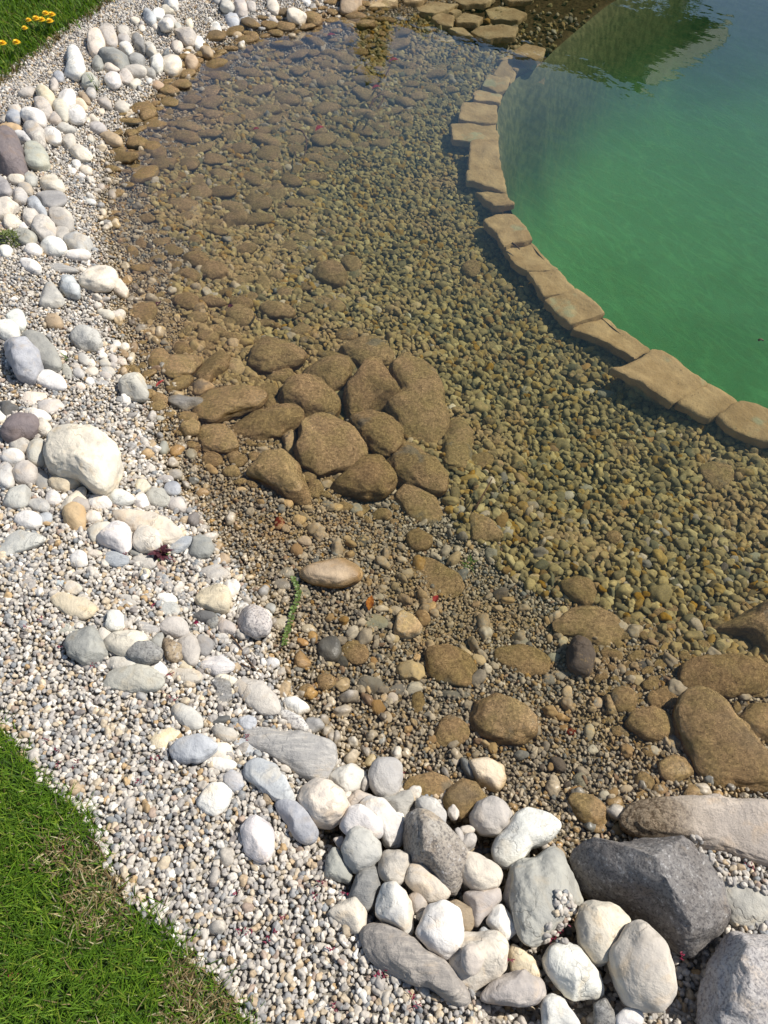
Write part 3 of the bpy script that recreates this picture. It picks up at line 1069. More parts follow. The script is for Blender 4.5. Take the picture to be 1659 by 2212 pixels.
G|p 318,535 420,528 560,563 632,612 612,672 540,702 440,672 360,622|Y v t=.4 n=4 a=2|honey-stained stone|long white stone with a honey-coloured stain alone in the gravel
G|e 470 492 66 38 10|C s
G|e 390 462 36 18 0|B s
G|p 765,560 800,528 850,545 890,600 830,625 770,615|P s a=3 t=.3
G|e 1100 628 66 52 0|L s t=.4
G|e 1082 562 62 34 10|W s
G|p 985,388 1060,385 1090,430 1130,490 1190,540 1180,572 1090,520 1030,460|L y t=.3 a=2
G|e 938 398 34 38 0|Y s t=.3
G|p 678,730 700,652 770,643 820,690 812,750 760,782 700,768|W v t=.75
G|p 340,775 430,720 530,703 545,735 480,780 400,790|K s t=.25
G|e 678 790 42 46 30|L s
G|p 430,870 450,800 540,760 600,738 652,780 692,855 697,940 620,977 530,987 445,935|G v a=5 n=5 t=.65|big faceted grey stone|big faceted grey stone, the largest of the middle cluster
G|e 825 852 140 84 -3|C v t=.6 n=4|pale oval|pale cream oval boulder under the speckled grey oval
G|p 872,708 930,712 1028,752 1028,785 960,795 895,765|L y t=.4
G|e 1130 747 104 60 5|P s n=4|pink oval|smooth pink oval stone in the middle cluster
G|p 1215,672 1300,640 1400,655 1385,700 1290,722|D v a=4
G|e 1375 705 42 52 0|G k
G|p 1215,755 1290,720 1355,735 1320,765 1230,785|K y t=.3
G|p 1400,720 1430,680 1500,700 1535,765 1500,798 1420,790|P v a=3
G|e 932 907 120 76 12|G k n=4 l=.9|speckled grey oval|speckled dark grey oval lying on top of the pale oval
G|p 965,840 1010,800 1062,770 1062,880 1000,900|G s a=4
G|p 1060,815 1120,820 1180,870 1190,930 1130,985 1055,940 1050,880|T k a=3 t=.8|mossy crusted stone|rough stone with a yellowish mossy crust in the middle cluster
G|e 1225 890 70 106 -6|P s n=4|tan upright oval|tan upright oval at the right of the middle cluster
G|e 1322 862 54 76 -10|G s
G|p 1255,1000 1340,922 1440,928 1528,990 1510,1032 1400,1062 1280,1032|W y a=3 t=.4|white flaky slab|white flaky slab at the right end of the middle cluster
G|p 1160,1010 1200,930 1240,970 1248,1040 1180,1040|Y s a=2
G|e 785 985 122 48 0|L s t=.4
G|p 648,1125 720,1038 820,993 930,988 1022,1028 1068,1100 1020,1152 850,1170 700,1160|K s n=5 t=.4|broad grey-green dome|broad smooth grey-green dome half sunk in the gravel
G|e 1030 1025 52 52 0|W s
G|e 1190 1060 136 50 10|P s t=.35
G|p 1320,1080 1400,1070 1490,1100 1500,1200 1450,1260 1380,1220 1400,1150|G k t=.35
G|p 1498,1110 1570,1080 1700,1100 1792,1200 1822,1300 1700,1322 1590,1245|P s n=4 t=.4|rose-brown slab|large rose-brown slab near the water, half buried
G|e 1470 1090 76 34 10|C s t=.4
G|e 1445 822 40 32 0|L s
G|e 1522 882 34 36 0|P s t=.4
G|p 1520,692 1570,632 1640,615 1722,640 1767,720 1742,792 1640,807 1560,772|W k n=4 t=.75 l=.7|speckled white egg|speckled white egg-shaped stone at the water edge, right of the middle cluster
G|e 1570 620 50 28 5|W s
G|e 1587 570 38 20 5|P s
G|e 1500 635 24 28 20|B s
G|p 1110,1265 1160,1232 1240,1270 1312,1330 1320,1390 1270,1420 1200,1400 1120,1320|L s t=.55 n=4|grey-buff oval|grey-buff smooth oval alone on the gravel above the blue-grey leaf-shaped stone
G|p 965,1500 1010,1430 1110,1400 1185,1430 1100,1500 1090,1540 1000,1540|Y s t=.4
G|p 1097,1532 1170,1468 1280,1443 1370,1468 1428,1520 1370,1572 1280,1628 1170,1622 1105,1582|B s n=5 t=.55 l=.7|leaf-shaped dark stone|dark blue-grey leaf-shaped stone on the gravel, a pale one beneath it
G|e 1457 1436 86 48 15|P s t=.7
G|p 1360,1370 1400,1330 1490,1320 1480,1355 1400,1390|D y a=3
G|e 1605 1368 60 46 0|B v
G|p 1520,1380 1540,1368 1590,1400 1560,1425|O s a=2
G|e 1432 1562 86 68 0|C s t=.45
G|p 1495,1490 1560,1462 1680,1490 1690,1560 1600,1590 1540,1540|B s t=.3
G|e 1430 1632 112 46 8|W s t=.4
G|p 110,420 180,390 235,430 225,500 160,515 130,470|P y t=.25
G|e 870 262 40 20 10|G s
G|e 1200 1010 40 26 0|C s
G|e 230 300 60 18 -12|L s t=.3
#H
H|p 273,412 300,370 400,330 560,293 642,322 692,380 672,440 560,492 450,490 330,462|T s n=5 t=.55 l=.6|long buff boulder|long buff stone lying in the shallows apart from the bank
H|p 880,722 900,665 950,643 1020,680 1077,742 1060,792 970,817 900,797|W k n=4 t=.75 l=.6|granite speckled stone|black-and-white speckled stone resting in the shallow water
H|e 150 76 34 42 10|R s u=1|dark red pebble|dark red pebble in the shallows beyond the long buff stone
H|e 95 626 33 34 0|B s
H|e 477 890 80 78 0|D s n=4 t=.6 u=1|dark round stone|dark grey round stone in the shallows beside the plant sprig
H|p 65,975 90,935 140,945 155,985 110,1018 70,1000|W s a=3|bright white chip|bright white chip at the water edge
H|p 240,960 280,895 340,950 362,990 300,1015 245,1000|O y a=3
H|p 160,1240 190,1208 260,1200 350,1262 340,1290 280,1315 190,1280|W v t=.7
H|p 128,1302 200,1283 290,1328 350,1400 335,1432 250,1410 190,1380|W k t=.6 n=4
H|p -130,1372 50,1358 250,1400 400,1470 490,1492 548,1540 522,1592 482,1660 440,1752 330,1740 200,1659 50,1562 -145,1522|L y n=5 t=.38 a=3|big slate slab|big flat blue-grey slate slab at the head of the cobble pile
H|p 1108,1000 1130,890 1250,868 1372,908 1412,1010 1402,1112 1352,1132 1200,1102 1132,1062|K m n=4 t=.5 a=3|half-silted slab|square slab in the shallows, brown silt at the back and bare grey in front
H|p 905,1040 920,985 1000,968 1080,990 1100,1050 1050,1100 960,1095|Y v n=4 t=.65 u=1|wrinkled tan stone|wrinkled yellowish-tan stone in the shallow water
H|e 742 1122 82 56 5|G v u=1|marbled grey stone|marbled grey and white stone at the edge of the shallows
H|p 945,1180 1000,1110 1060,1092 1085,1150 1000,1190|W y a=3 u=1
H|e 886 1206 33 38 0|W s a=2 u=1
H|e 831 1204 20 26 0|W s
H|p 718,1225 800,1220 848,1270 790,1322 745,1290|O s a=3 u=1|ochre wedge|ochre triangular stone on the wet gravel
H|p 1408,1332 1450,1230 1560,1200 1682,1240 1782,1330 1792,1450 1700,1492 1560,1482 1450,1422|T m n=5 t=.7|dark-capped silted boulder|big rounded boulder with a dark brown crusted cap near the shallows' middle
H|e 1265 1432 112 108 -30|S m t=.45 n=4
H|p 1110,1150 1200,1160 1405,1165 1395,1200 1280,1208 1180,1190|G y t=.25 a=2 u=1
H|e 775 710 76 48 5|K s t=.25 u=1
H|e 905 642 42 28 0|C s u=1
H|e 1080 686 46 52 -20|T s u=1
H|e 888 822 40 25 0|Y s u=1
H|e 1122 605 42 44 0|T s u=1
H|e 1056 190 86 70 0|S m
H|p 1390,62 1400,5 1500,40 1597,158 1560,187 1400,172|T m a=4 t=.5 u=1|brown triangular slab|brown triangular slab with a sharp shadow on the pebbles
H|p 655,190 690,150 715,165 712,222 680,228|D s u=1|black chip|black chip lying in the silt of the shallows
H|p 950,330 1100,308 1290,398 1352,490 1272,542 1120,560 980,452|S m t=.12 n=4
H|e 280 52 44 32 0|T s u=1
H|e 312 188 52 28 15|C s u=1
H|e 265 250 36 44 -20|T s u=1
H|e 306 284 28 22 0|C s u=1
H|p 1480,270 1500,225 1560,240 1562,290 1500,318|K y u=1
H|e 455 1102 60 54 0|K m u=1
H|e 847 1332 34 34 0|C s u=1
H|e 1137 1472 34 28 0|T s u=1
H|e 815 1475 24 36 0|B s
H|e 740 1612 46 26 -50|Y s
H|e 1298 1612 28 30 0|W s
H|e 1460 772 28 36 -40|D s u=1
H|e 800 552 28 20 0|C s u=1
H|e 690 820 32 20 0|C s u=1
H|e 760 965 22 26 0|T s u=1
H|e 1445 960 50 32 30|Y s u=1
H|e 1355 920 40 30 30|C s u=1
H|e 1045 945 22 24 0|T s
H|e 185 1145 36 60 10|T v
H|e 330 1155 50 36 0|T m
H|e 640 910 100 70 20|T m t=.4
H|e 880 640 20 20 0|C s
H|e 170 470 60 34 0|G s t=.4
H|e 200 395 48 30 0|L s t=.4
H|e 310 520 34 44 -40|K s t=.3
H|e 160 720 56 46 0|P s t=.4
H|e 340 760 46 28 0|C s
H|e 300 845 44 20 20|O s
H|e 365 810 40 30 60|O s
H|e 560 970 40 34 30|D v u=1
H|e 480 982 24 22 0|C s
H|e 920 1150 60 30 -10|G s t=.3 u=1
H|p 1010,1185 1080,1160 1090,1240 1060,1330 1010,1300|O m t=.4 u=1
H|e 1530 1520 30 50 -20|T s u=1
H|e 165 1035 34 24 -30|P s
H|e 270 1020 34 16 0|G y
H|e 1350 1060 60 40 20|T m
#I
I|p 358,900 390,820 430,803 502,840 532,930 522,1020 500,1082 420,1072 360,1022|V s n=5 t=.85 u=1|tall brown-grey egg|tall smooth brown-grey egg stone standing free of silt under water
I|p 268,720 350,650 500,613 622,650 702,730 702,822 602,902 520,850 430,800 300,790|S m t=.3 n=5|wide silted dome|wide low silt-brown dome behind the tall brown-grey egg
I|p -110,900 50,868 180,900 237,960 222,1042 60,1062 -100,982|S m t=.35 n=4
I|p 318,450 400,418 500,450 542,530 520,592 450,602 358,542|G m t=.6 a=2 n=4|silt-edged grey stone|grey stone with a silt-covered back edge among the pebbles
I|e 660 170 60 44 0|G m u=1
I|e 1330 212 40 38 40|Y s u=1
I|e 706 442 42 28 0|Y s u=1
I|p 1275,762 1400,690 1500,648 1659,618 1780,700 1780,960 1659,985 1560,882 1480,802|K m n=5 t=.7 a=5|dark right-edge rock|dark grey-brown rock under water at the right edge of the photo
I|p 1088,1102 1110,1010 1200,958 1400,948 1560,968 1659,1042 1610,1150 1400,1202 1230,1192 1110,1182|S m n=5 t=.5|broad silted boulder|broad silt-brown boulder behind the long slanting one at the right
I|p 1058,1302 1130,1208 1230,1178 1322,1220 1420,1350 1502,1440 1600,1560 1700,1659 1690,1785 1560,1785 1350,1772 1240,1700 1130,1500|S m n=5 t=.6|slanting silted boulder|very long silt-brown boulder slanting down to the right edge
I|p 1458,1342 1560,1258 1700,1258 1840,1500 1659,1492 1540,1442|S m n=4 t=.6
I|p 738,1382 780,1310 900,1273 1022,1330 1047,1400 982,1482 860,1472|S m n=4 t=.6|silted loaf stone|loaf-shaped silt-brown stone left of the long slanting boulder
I|p 588,1182 640,1178 702,1290 680,1322 618,1312|D v a=4 u=1|dark split rock|dark split rock face showing through the silt
I|e 720 1215 92 80 20|S m
I|e 1000 1205 92 72 0|S m t=.4
I|e 500 1428 31 56 0|L s u=1|pale teardrop pebble|pale teardrop-shaped pebble on the fine submerged gravel
I|p 262,1310 300,1298 385,1345 360,1358 300,1350|O s u=1|orange sliver stone|orange elongated stone on the fine submerged gravel
I|e 272 946 38 34 0|K s u=1
I|e 235 1088 46 36 10|G s u=1
I|e 322 1064 46 26 15|L s u=1
I|e 360 1168 34 40 0|C s u=1
I|e 555 1238 30 36 0|B s u=1
I|p 938,1622 1050,1573 1130,1600 1182,1700 1050,1762 960,1722|S m t=.55
I|e 332 640 32 26 0|Y s u=1
I|e 950 82 28 26 0|W s u=1
I|e 1385 140 32 24 0|W s u=1
I|e 1042 1492 34 40 20|G s a=3 u=1
I|e 745 1535 42 28 10|T s u=1
I|e 918 1548 38 28 30|L s u=1
I|e 70 845 34 32 0|K s u=1
I|e 145 425 36 24 -5|Y s u=1
I|e 35 432 36 30 0|Y s u=1
I|e 612 292 40 22 0|T s u=1
I|e 470 80 30 46 -15|K v u=1
I|e 930 245 46 30 -40|K s u=1
I|e 370 205 40 24 0|K s t=.4 u=1
I|e 1565 292 52 28 0|K s u=1
I|e 1455 310 48 20 15|L s u=1
I|e 1345 348 28 18 10|Y s u=1
I|e 1400 445 36 22 0|L s u=1
I|e 1280 470 34 24 20|C s u=1
I|e 1550 580 56 20 0|K s u=1
I|e 1180 740 34 26 0|C s u=1
I|e 840 990 36 34 0|D s u=1
I|e 810 1090 40 30 20|Y s u=1
I|e 610 915 36 36 0|Y m u=1
I|e 330 838 32 30 20|C s u=1
I|e 300 510 30 28 0|T s u=1
I|e 360 558 20 34 -35|C s u=1
I|e 600 295 40 20 0|C s
I|e 1560 1340 24 20 0|T m
I|e 330 1400 30 20 0|T s u=1
I|e 380 1425 34 20 0|R s u=1
I|e 620 1415 30 12 0|W s u=1
I|e 525 1540 36 26 0|W s u=1
#J K cobble pile
J|p 1268,242 1310,170 1370,105 1440,98 1502,150 1482,250 1400,318 1320,292|W s n=4 t=.65|pink-white stone|pinkish white smooth stone alone at the left of the cobble pile
J|p 1445,60 1500,10 1560,30 1582,110 1540,165 1498,150 1450,100|B s
K|p -90,400 -50,330 10,318 85,345 117,420 115,520 80,602 0,604 -70,540|W v n=4 t=.6|isolated white cobble|large white cobble lying isolated on the gravel left of the pile
K|p -80,-22 20,-62 130,-10 202,90 267,222 240,242 120,212 40,152 -70,60|B v n=5 t=.5|long bluish white boulder|long bluish white boulder between the slate slab and the mottled blue stone
K|p 30,225 60,140 110,115 125,150 105,220 60,250|T y a=3|brown upright chip|small brown chip standing upright on the gravel
K|p 118,242 180,210 270,230 342,300 402,410 372,490 320,502 240,432 178,332|B v n=4 t=.6|mottled blue stone|mottled blue stone at the left rim of the cobble pile
K|p 283,212 310,120 390,73 480,90 562,160 607,252 580,312 482,392 400,380 318,292|C v n=5 t=.75|round cream cobble|large round cream cobble at the top left of the cobble pile
K|p 458,72 530,0 640,-22 710,20 707,92 640,152 580,172|L v n=4 t=.7 a=3|knobbly grey-white stone|knobbly grey-white stone behind the round cream cobble
K|p 728,60 750,-22 800,-62 880,-58 932,-20 947,60 920,152 870,192 790,182 742,112|L s n=4 t=.75 l=.7|pale grey egg|smooth pale grey egg stone at the top of the cobble pile
K|p 930,140 1000,70 1150,28 1262,70 1262,142 1180,202 1020,192|G m t=.4 n=4|wet flat slab|flat wet brown-grey slab behind the pile
K|p 1195,202 1260,130 1340,80 1420,98 1492,190 1422,262 1320,337 1250,282|T m n=4 t=.7 u=1|olive-brown boulder|olive-brown boulder half under water behind the pile
K|p 1350,-40 1480,-62 1602,-10 1622,80 1562,162 1460,122 1380,52|Y v n=4 t=.65 u=1|olive glossy boulder|olive-yellow glossy boulder under shallow water
K|p 1388,312 1430,230 1510,193 1602,220 1662,300 1642,382 1560,440 1460,424 1398,372|P s n=5 t=.8 l=.7|half-wet cobble|grey-white cobble with its right side dark and wet
K|e 1372 406 50 32 5|C s
K|p 588,202 660,143 740,170 772,200 700,232 600,272|P s
K|p 655,240 740,190 830,208 902,290 992,360 997,440 930,505 822,502 800,400|W v n=5 t=.6|white saddle boulder|bright white saddle-shaped boulder at the heart of the pile
K|p 540,380 600,268 680,235 762,270 817,350 822,420 780,462 700,432 600,440|W v n=4 t=.75 l=.8|bluish white cobble|bluish white cobble leaning on the white saddle boulder
K|p 800,202 900,170 1005,138 1022,232 982,312 940,342 880,282|P y a=5 n=4 t=.6|mauve flake|angular mauve flake behind the white saddle boulder
K|p 1028,222 1090,188 1170,210 1232,292 1222,382 1120,332 1040,282|L v n=4 t=.7
K|p 548,520 600,420 660,383 742,420 802,480 812,582 742,642 650,682 590,622|L s n=5 t=.75 l=.7|smooth grey cobble|smooth pale grey round cobble in front of the bluish white cobble
K|p 948,380 980,290 1080,278 1182,350 1302,460 1362,540 1372,640 1320,782 1290,852 1200,782 1050,652 960,522|Z k n=6 t=.7|big speckled boulder|big dark boulder crusted with white speckles in the middle of the pile
K|p 455,602 500,518 560,550 622,640 642,720 620,772 520,722 455,710|K s n=4 t=.6 a=4|grey-buff shard|broken grey-buff shard at the left foot of the pile
K|p 500,460 560,445 580,500 545,530|P s t=.6
K|p 803,592 850,520 940,508 992,570 997,662 930,762 850,752 800,690|P v n=4 t=.8|creased brown-grey stone|creased brown-grey rounded stone below the white saddle boulder
K|p 985,620 1060,618 1150,690 1242,750 1262,822 1200,872 1120,872 1040,822 968,732|C v n=4 t=.6 a=2|knuckled cream stone|long cream stone with a knuckled end in front of the speckled boulder
K|p 1295,600 1350,543 1450,570 1562,630 1597,702 1570,772 1482,807 1400,782 1320,702|C s n=5 t=.7 l=.9|cream potato stone|cream potato-shaped stone with a small pit, propped against the speckled boulder
K|p 1525,560 1550,460 1620,390 1680,310 1760,268 1880,310 1972,400 1900,472 1782,522 1700,622 1620,662 1550,622|W s n=5 t=.65 l=.6|long white boulder by the water|long white boulder reaching down into the shallow water
K|p 595,840 640,720 720,640 802,618 802,760 762,882 720,952 650,900|G y n=4 t=.6 a=3|grey layered shard|upright grey layered shard in the lower left of the pile
K|p 783,860 830,762 900,738 982,830 1042,930 1034,1072 980,1092 860,1032 778,950|W v n=5 t=.75 a=4|blue-veined diamond|white diamond-shaped stone with blue-grey veins
K|p 470,942 560,860 650,832 712,930 702,1022 662,1082 560,1022|C v n=4 t=.6|pink-cream nub|pink-cream stone half buried at the lower left of the pile
K|p 1038,1082 1090,950 1130,888 1222,868 1322,920 1342,1012 1322,1202 1240,1247 1130,1182|W s n=5 t=.7 l=.7|tall white cobble|tall dazzling white cobble in the lower middle of the pile
K|p 678,1112 740,1008 860,1018 1000,1100 1150,1180 1302,1330 1432,1470 1442,1562 1380,1628 1300,1602 1200,1482 1000,1392 820,1302 718,1222|Z y n=6 t=.5 a=3|long grey tongue slab|long flat grey tongue-shaped slab, the lowest big stone on the gravel
K|p 1248,1260 1320,1068 1440,1068 1560,1063 1632,1130 1622,1282 1560,1362 1400,1442 1280,1352|C v n=5 t=.55|broad cream block|broad cream block under the tall white cobble
K|e 1400 1240 72 92 0|C s n=4 t=.6 l=3.2|cream egg on block|small cream egg stone lying on the broad cream block
K|p 988,832 1060,800 1112,870 1092,930 1040,952|P s
K|p 1228,882 1300,858 1412,910 1417,1000 1380,1062 1330,1052 1300,960|T y n=4 a=3
K|p 1345,810 1450,780 1575,782 1582,862 1482,962 1425,1062 1380,960|P s n=4 t=.6
K|p 1498,992 1530,910 1590,883 1655,950 1692,1062 1620,1117 1520,1042|W v n=4 a=4 l=.8|jagged white chunk|jagged white and grey chunk in the right half of the pile
K|p 1440,1060 1480,1030 1540,1060 1520,1110|B s
K|p 1440,1512 1520,1400 1620,1340 1730,1310 1862,1370 1872,1482 1800,1532 1700,1545|P v n=5 t=.6|brown-grey dome|brown-grey domed cobble at the bottom of the pile
K|p 1640,700 1690,640 1700,900 1650,960 1600,850|P y t=.6
K|e 1080 960 40 30 -20|G s
#L
L|p -20,640 60,600 150,588 240,500 300,488 362,600 422,730 472,870 422,932 350,1002 200,1152 80,1162 20,1092 -15,900|K s n=6 t=.55 a=4|grey-green slab boulder|large grey-green angular boulder with little pebbles on its right shoulder
L|p 383,590 430,500 560,470 700,490 850,438 1000,468 1150,520 1262,620 1332,720 1385,900 1405,1040 1300,1135 1150,1215 1060,1132 900,992 760,932 580,862 430,722|U k n=6 t=.62 pl=-.75,-.45,.5,.42;.7,.1,.75,.62|huge plum boulder|huge dark plum-grey boulder with pale speckles on its ridge
L|p 740,240 880,200 1200,188 1500,168 1750,165 1850,700 1659,660 1400,562 1180,512 960,442 760,442|Q h n=6 t=.42|broad tan shelf boulder|broad tan boulder at the right edge with a wet brown rim at the water
L|p 1335,760 1450,738 1600,768 1790,850 1790,1100 1600,1062 1420,1012|K s n=5 t=.35|flat grey-green rock|flat grey-green rock behind the rough pale boulder
L|p 1385,1080 1430,1018 1560,1038 1720,1070 1800,1760 1225,1760 1235,1450 1280,1282|X k n=6 t=.6 pl=-.85,-.1,.45,.62|rough pale boulder|huge rough pale grey boulder cut by the bottom right corner
L|p 412,1002 450,900 520,863 642,885 742,960 772,1022 690,1090 642,1190 622,1262 550,1282 440,1162|C s n=5 t=.6 l=.6|smooth buff cobble|smooth buff cobble with three ochre pebbles resting on it
L|p 198,1242 230,1158 330,1120 430,1170 522,1292 602,1422 592,1492 400,1507 320,1442 228,1322|W v n=5 t=.65|white loaf cobble|white loaf-shaped cobble slanting to the right in the lower pile
L|p 634,1180 690,1100 760,1008 832,1003 902,1070 982,1150 1022,1322 1052,1452 962,1592 850,1562 740,1512 680,1402 642,1302|C s n=5 t=.65 l=.7|tall cream cobble|tall cream-white cobble with a split left edge, its lower right in shadow
L|p -20,1182 10,1145 80,1170 152,1262 192,1352 100,1360 0,1335|Y v n=4 t=.6
L|p 195,1500 260,1467 330,1500 400,1572 455,1700 200,1700|W v n=4 t=.6|cut-off white cobble|white cobble cut by the bottom edge of the photo
L|p 535,1540 600,1490 662,1560 680,1700 535,1700|G k a=3
L|p 668,1622 720,1570 790,1550 842,1590 852,1700 680,1700|W s
L|p 358,210 400,168 500,178 582,230 622,300 592,372 500,372 410,312|T m n=4 t=.65 u=1|olive-tan oval|olive-tan oval stone under shallow water behind the big boulders
L|e 560 392 46 28 0|O m u=1
L|e 662 225 50 36 0|T s u=1
L|e 440 82 46 46 30|K s u=1
L|e 410 150 40 26 0|O s u=1
L|e 740 135 46 22 -15|C s u=1
L|e 600 178 36 26 0|W s u=1
L|e 655 155 30 28 0|T s u=1
L|e 860 90 70 50 30|T m
L|e 960 140 50 30 10|T m
L|p 1100,190 1140,120 1200,108 1262,180 1180,205|T m t=.6
L|e 550 446 20 16 0|L s
L|e 690 395 40 34 0|K m u=1
L|e 780 330 60 70 0|T m t=.5
L|p 850,150 900,165 880,190 800,192 790,170|R m t=.4
"""
# gravel that has drifted onto stones: photo outlines and the count of pebbles
DRIFTS = [tl('L', (1200, 380), (1250, 380), (1300, 470), (1420, 540), (1560, 590), (1680, 650), (1700, 830), (1560, 770), (1350, 720), (1290, 600), (1200, 520), (1170, 470)),
          tl('L', (270, 830), (330, 790), (430, 870), (430, 960), (400, 1110), (290, 1140), (200, 1130), (200, 1040), (270, 990)),
          tl('L', (320, 640), (350, 640), (410, 730), (440, 830), (380, 830), (340, 730))]


def parse():
    out = []
    for ln in DATA.strip().splitlines():
        if ln.startswith('#'):
            continue
        f = ln.split('|')
        t = f[0]
        sh = f[1].split()
        if sh[0] == 'e':
            cx, cy, rx, ry, an = map(float, sh[1:6])
            th = np.linspace(0, 2 * np.pi, 20, endpoint=False)
            a = R(an)
            k = 1 + 0.05 * np.sin(2 * th + cx) + 0.05 * np.sin(3 * th + cy)
            ex, ey = rx * np.cos(th) * k, ry * np.sin(th) * k
            pts = [over(t, cx + u * math.cos(a) - v * math.sin(a), cy + u * math.sin(a) + v * math.cos(a)) for u, v in zip(ex, ey)]
        else:
            pts = [over(t, *map(float, q.split(','))) for q in sh[1:]]
        op = f[2].split()
        d = dict(tile=t, pts=np.array(pts), col=op[0], st=op[1], short=f[3] if len(f) > 3 else '', label=f[4] if len(f) > 4 else '')
        for q in op[2:]:
            k, v = q.split('=')
            d[k] = v if k in ('h', 'pl') else float(v)
        d['px'], d['py'] = d['pts'].mean(0)
        out.append(d)
    return out


def radial(poly, nb=72, sm=2):
    """radius of a closed outline round its centroid, as a smooth periodic table"""
    x, y = poly[:, 0], poly[:, 1]
    x2, y2 = np.roll(x, -1), np.roll(y, -1)
    cr = x * y2 - x2 * y
    A = cr.sum() / 2
    c = np.array([((x + x2) * cr).sum() / (6 * A), ((y + y2) * cr).sum() / (6 * A)])
    P = poly - c
    th = np.linspace(-np.pi, np.pi, nb, endpoint=False)
    r = np.zeros(nb)
    for i in range(len(P)):
        a, b = P[i], P[(i + 1) % len(P)]
        e = b - a
        den = np.cos(th) * e[1] - np.sin(th) * e[0]
        tt = (a[0] * e[1] - a[1] * e[0]) / np.where(np.abs(den) < 1e-12, 1e-12, den)
        ss = (a[0] * np.sin(th) - a[1] * np.cos(th)) / np.where(np.abs(den) < 1e-12, 1e-12, den)
        ss = np.where(np.abs(e[0]) + np.abs(e[1]) > 0, ss, 0)
        ok = (ss >= -1e-6) & (ss <= 1 + 1e-6) & (tt > 0)
        r = np.where(ok, np.maximum(r, tt), r)
    r = np.where(r <= 0, np.median(r[r > 0]), r)
    for _ in range(sm):
        r = 0.25 * np.roll(r, 1) + 0.5 * r + 0.25 * np.roll(r, -1)
    return c, r, math.sqrt(abs(A) / np.pi)


STONE_TRIS = []


def stone_verts(rt, T, sub, ang, seed, soft=0.82, rough=1.0, planes=None):
    V, F = ICO[sub]
    d = V.copy()
    rs = np.random.default_rng(int(seed * 10))
    # facets, cut in unit space
    cuts = []
    for _ in range(int(ang)):
        nv = rs.normal(size=3)
        nv[2] = abs(nv[2]) * 0.7 + 0.1
        nv /= np.linalg.norm(nv)
        cuts.append((nv, rs.uniform(0.66, 0.86), 0.78))
    if planes:
        for q in planes.split(';'):
            a = np.array([float(z) for z in q.split(',')])
            cuts.append((a[:3] / np.linalg.norm(a[:3]), a[3], 0.72))
    # top and flanks: superellipsoid
    rho = np.hypot(d[:, 0], d[:, 1]) + 1e-9
    k = rho ** soft / rho
    d[:, 0] *= k
    d[:, 1] *= k
    d[:, 2] = np.sign(d[:, 2]) * np.abs(d[:, 2]) ** 0.9
    low = fbm(V * 1.3, 2, seed * 1.7 % 50)
    d *= (1 + 0.13 * rough * low)[:, None]
    for nv, dd, kk in cuts:
        ex = d @ nv - dd
        d -= np.where(ex > 0, ex * kk, 0)[:, None] * nv
    mid = fbm(V * 3.4, 4 if sub >= 5 else 3, seed * 0.9 % 40)
    d *= (1 + (0.055 if sub >= 6 else 0.035) * rough * mid)[:, None]
    if rough > 1.05 and sub >= 4:
        d *= (1 + 0.020 * fbm(V * 11, 3, seed % 31))[:, None]
    th = np.arctan2(d[:, 1], d[:, 0])
    u = (th + np.pi) / (2 * np.pi) * len(rt)
    i0 = np.floor(u).astype(int) % len(rt)
    fr = u - np.floor(u)
    rr = rt[i0] * (1 - fr) + rt[(i0 + 1) % len(rt)] * fr
    out = np.stack([d[:, 0] * rr, d[:, 1] * rr, d[:, 2] * T], -1)
    return out, F


items = parse()
BODIES = []


def size_name(req, tf, d):
    if tf <= 0.42 and req > 0.05:
        return 'stone_slab', 'slab'
    if req > 0.085:
        return 'boulder', 'boulder'
    if req > 0.021:
        return 'cobble', 'stone'
    return 'pebble', 'pebble'


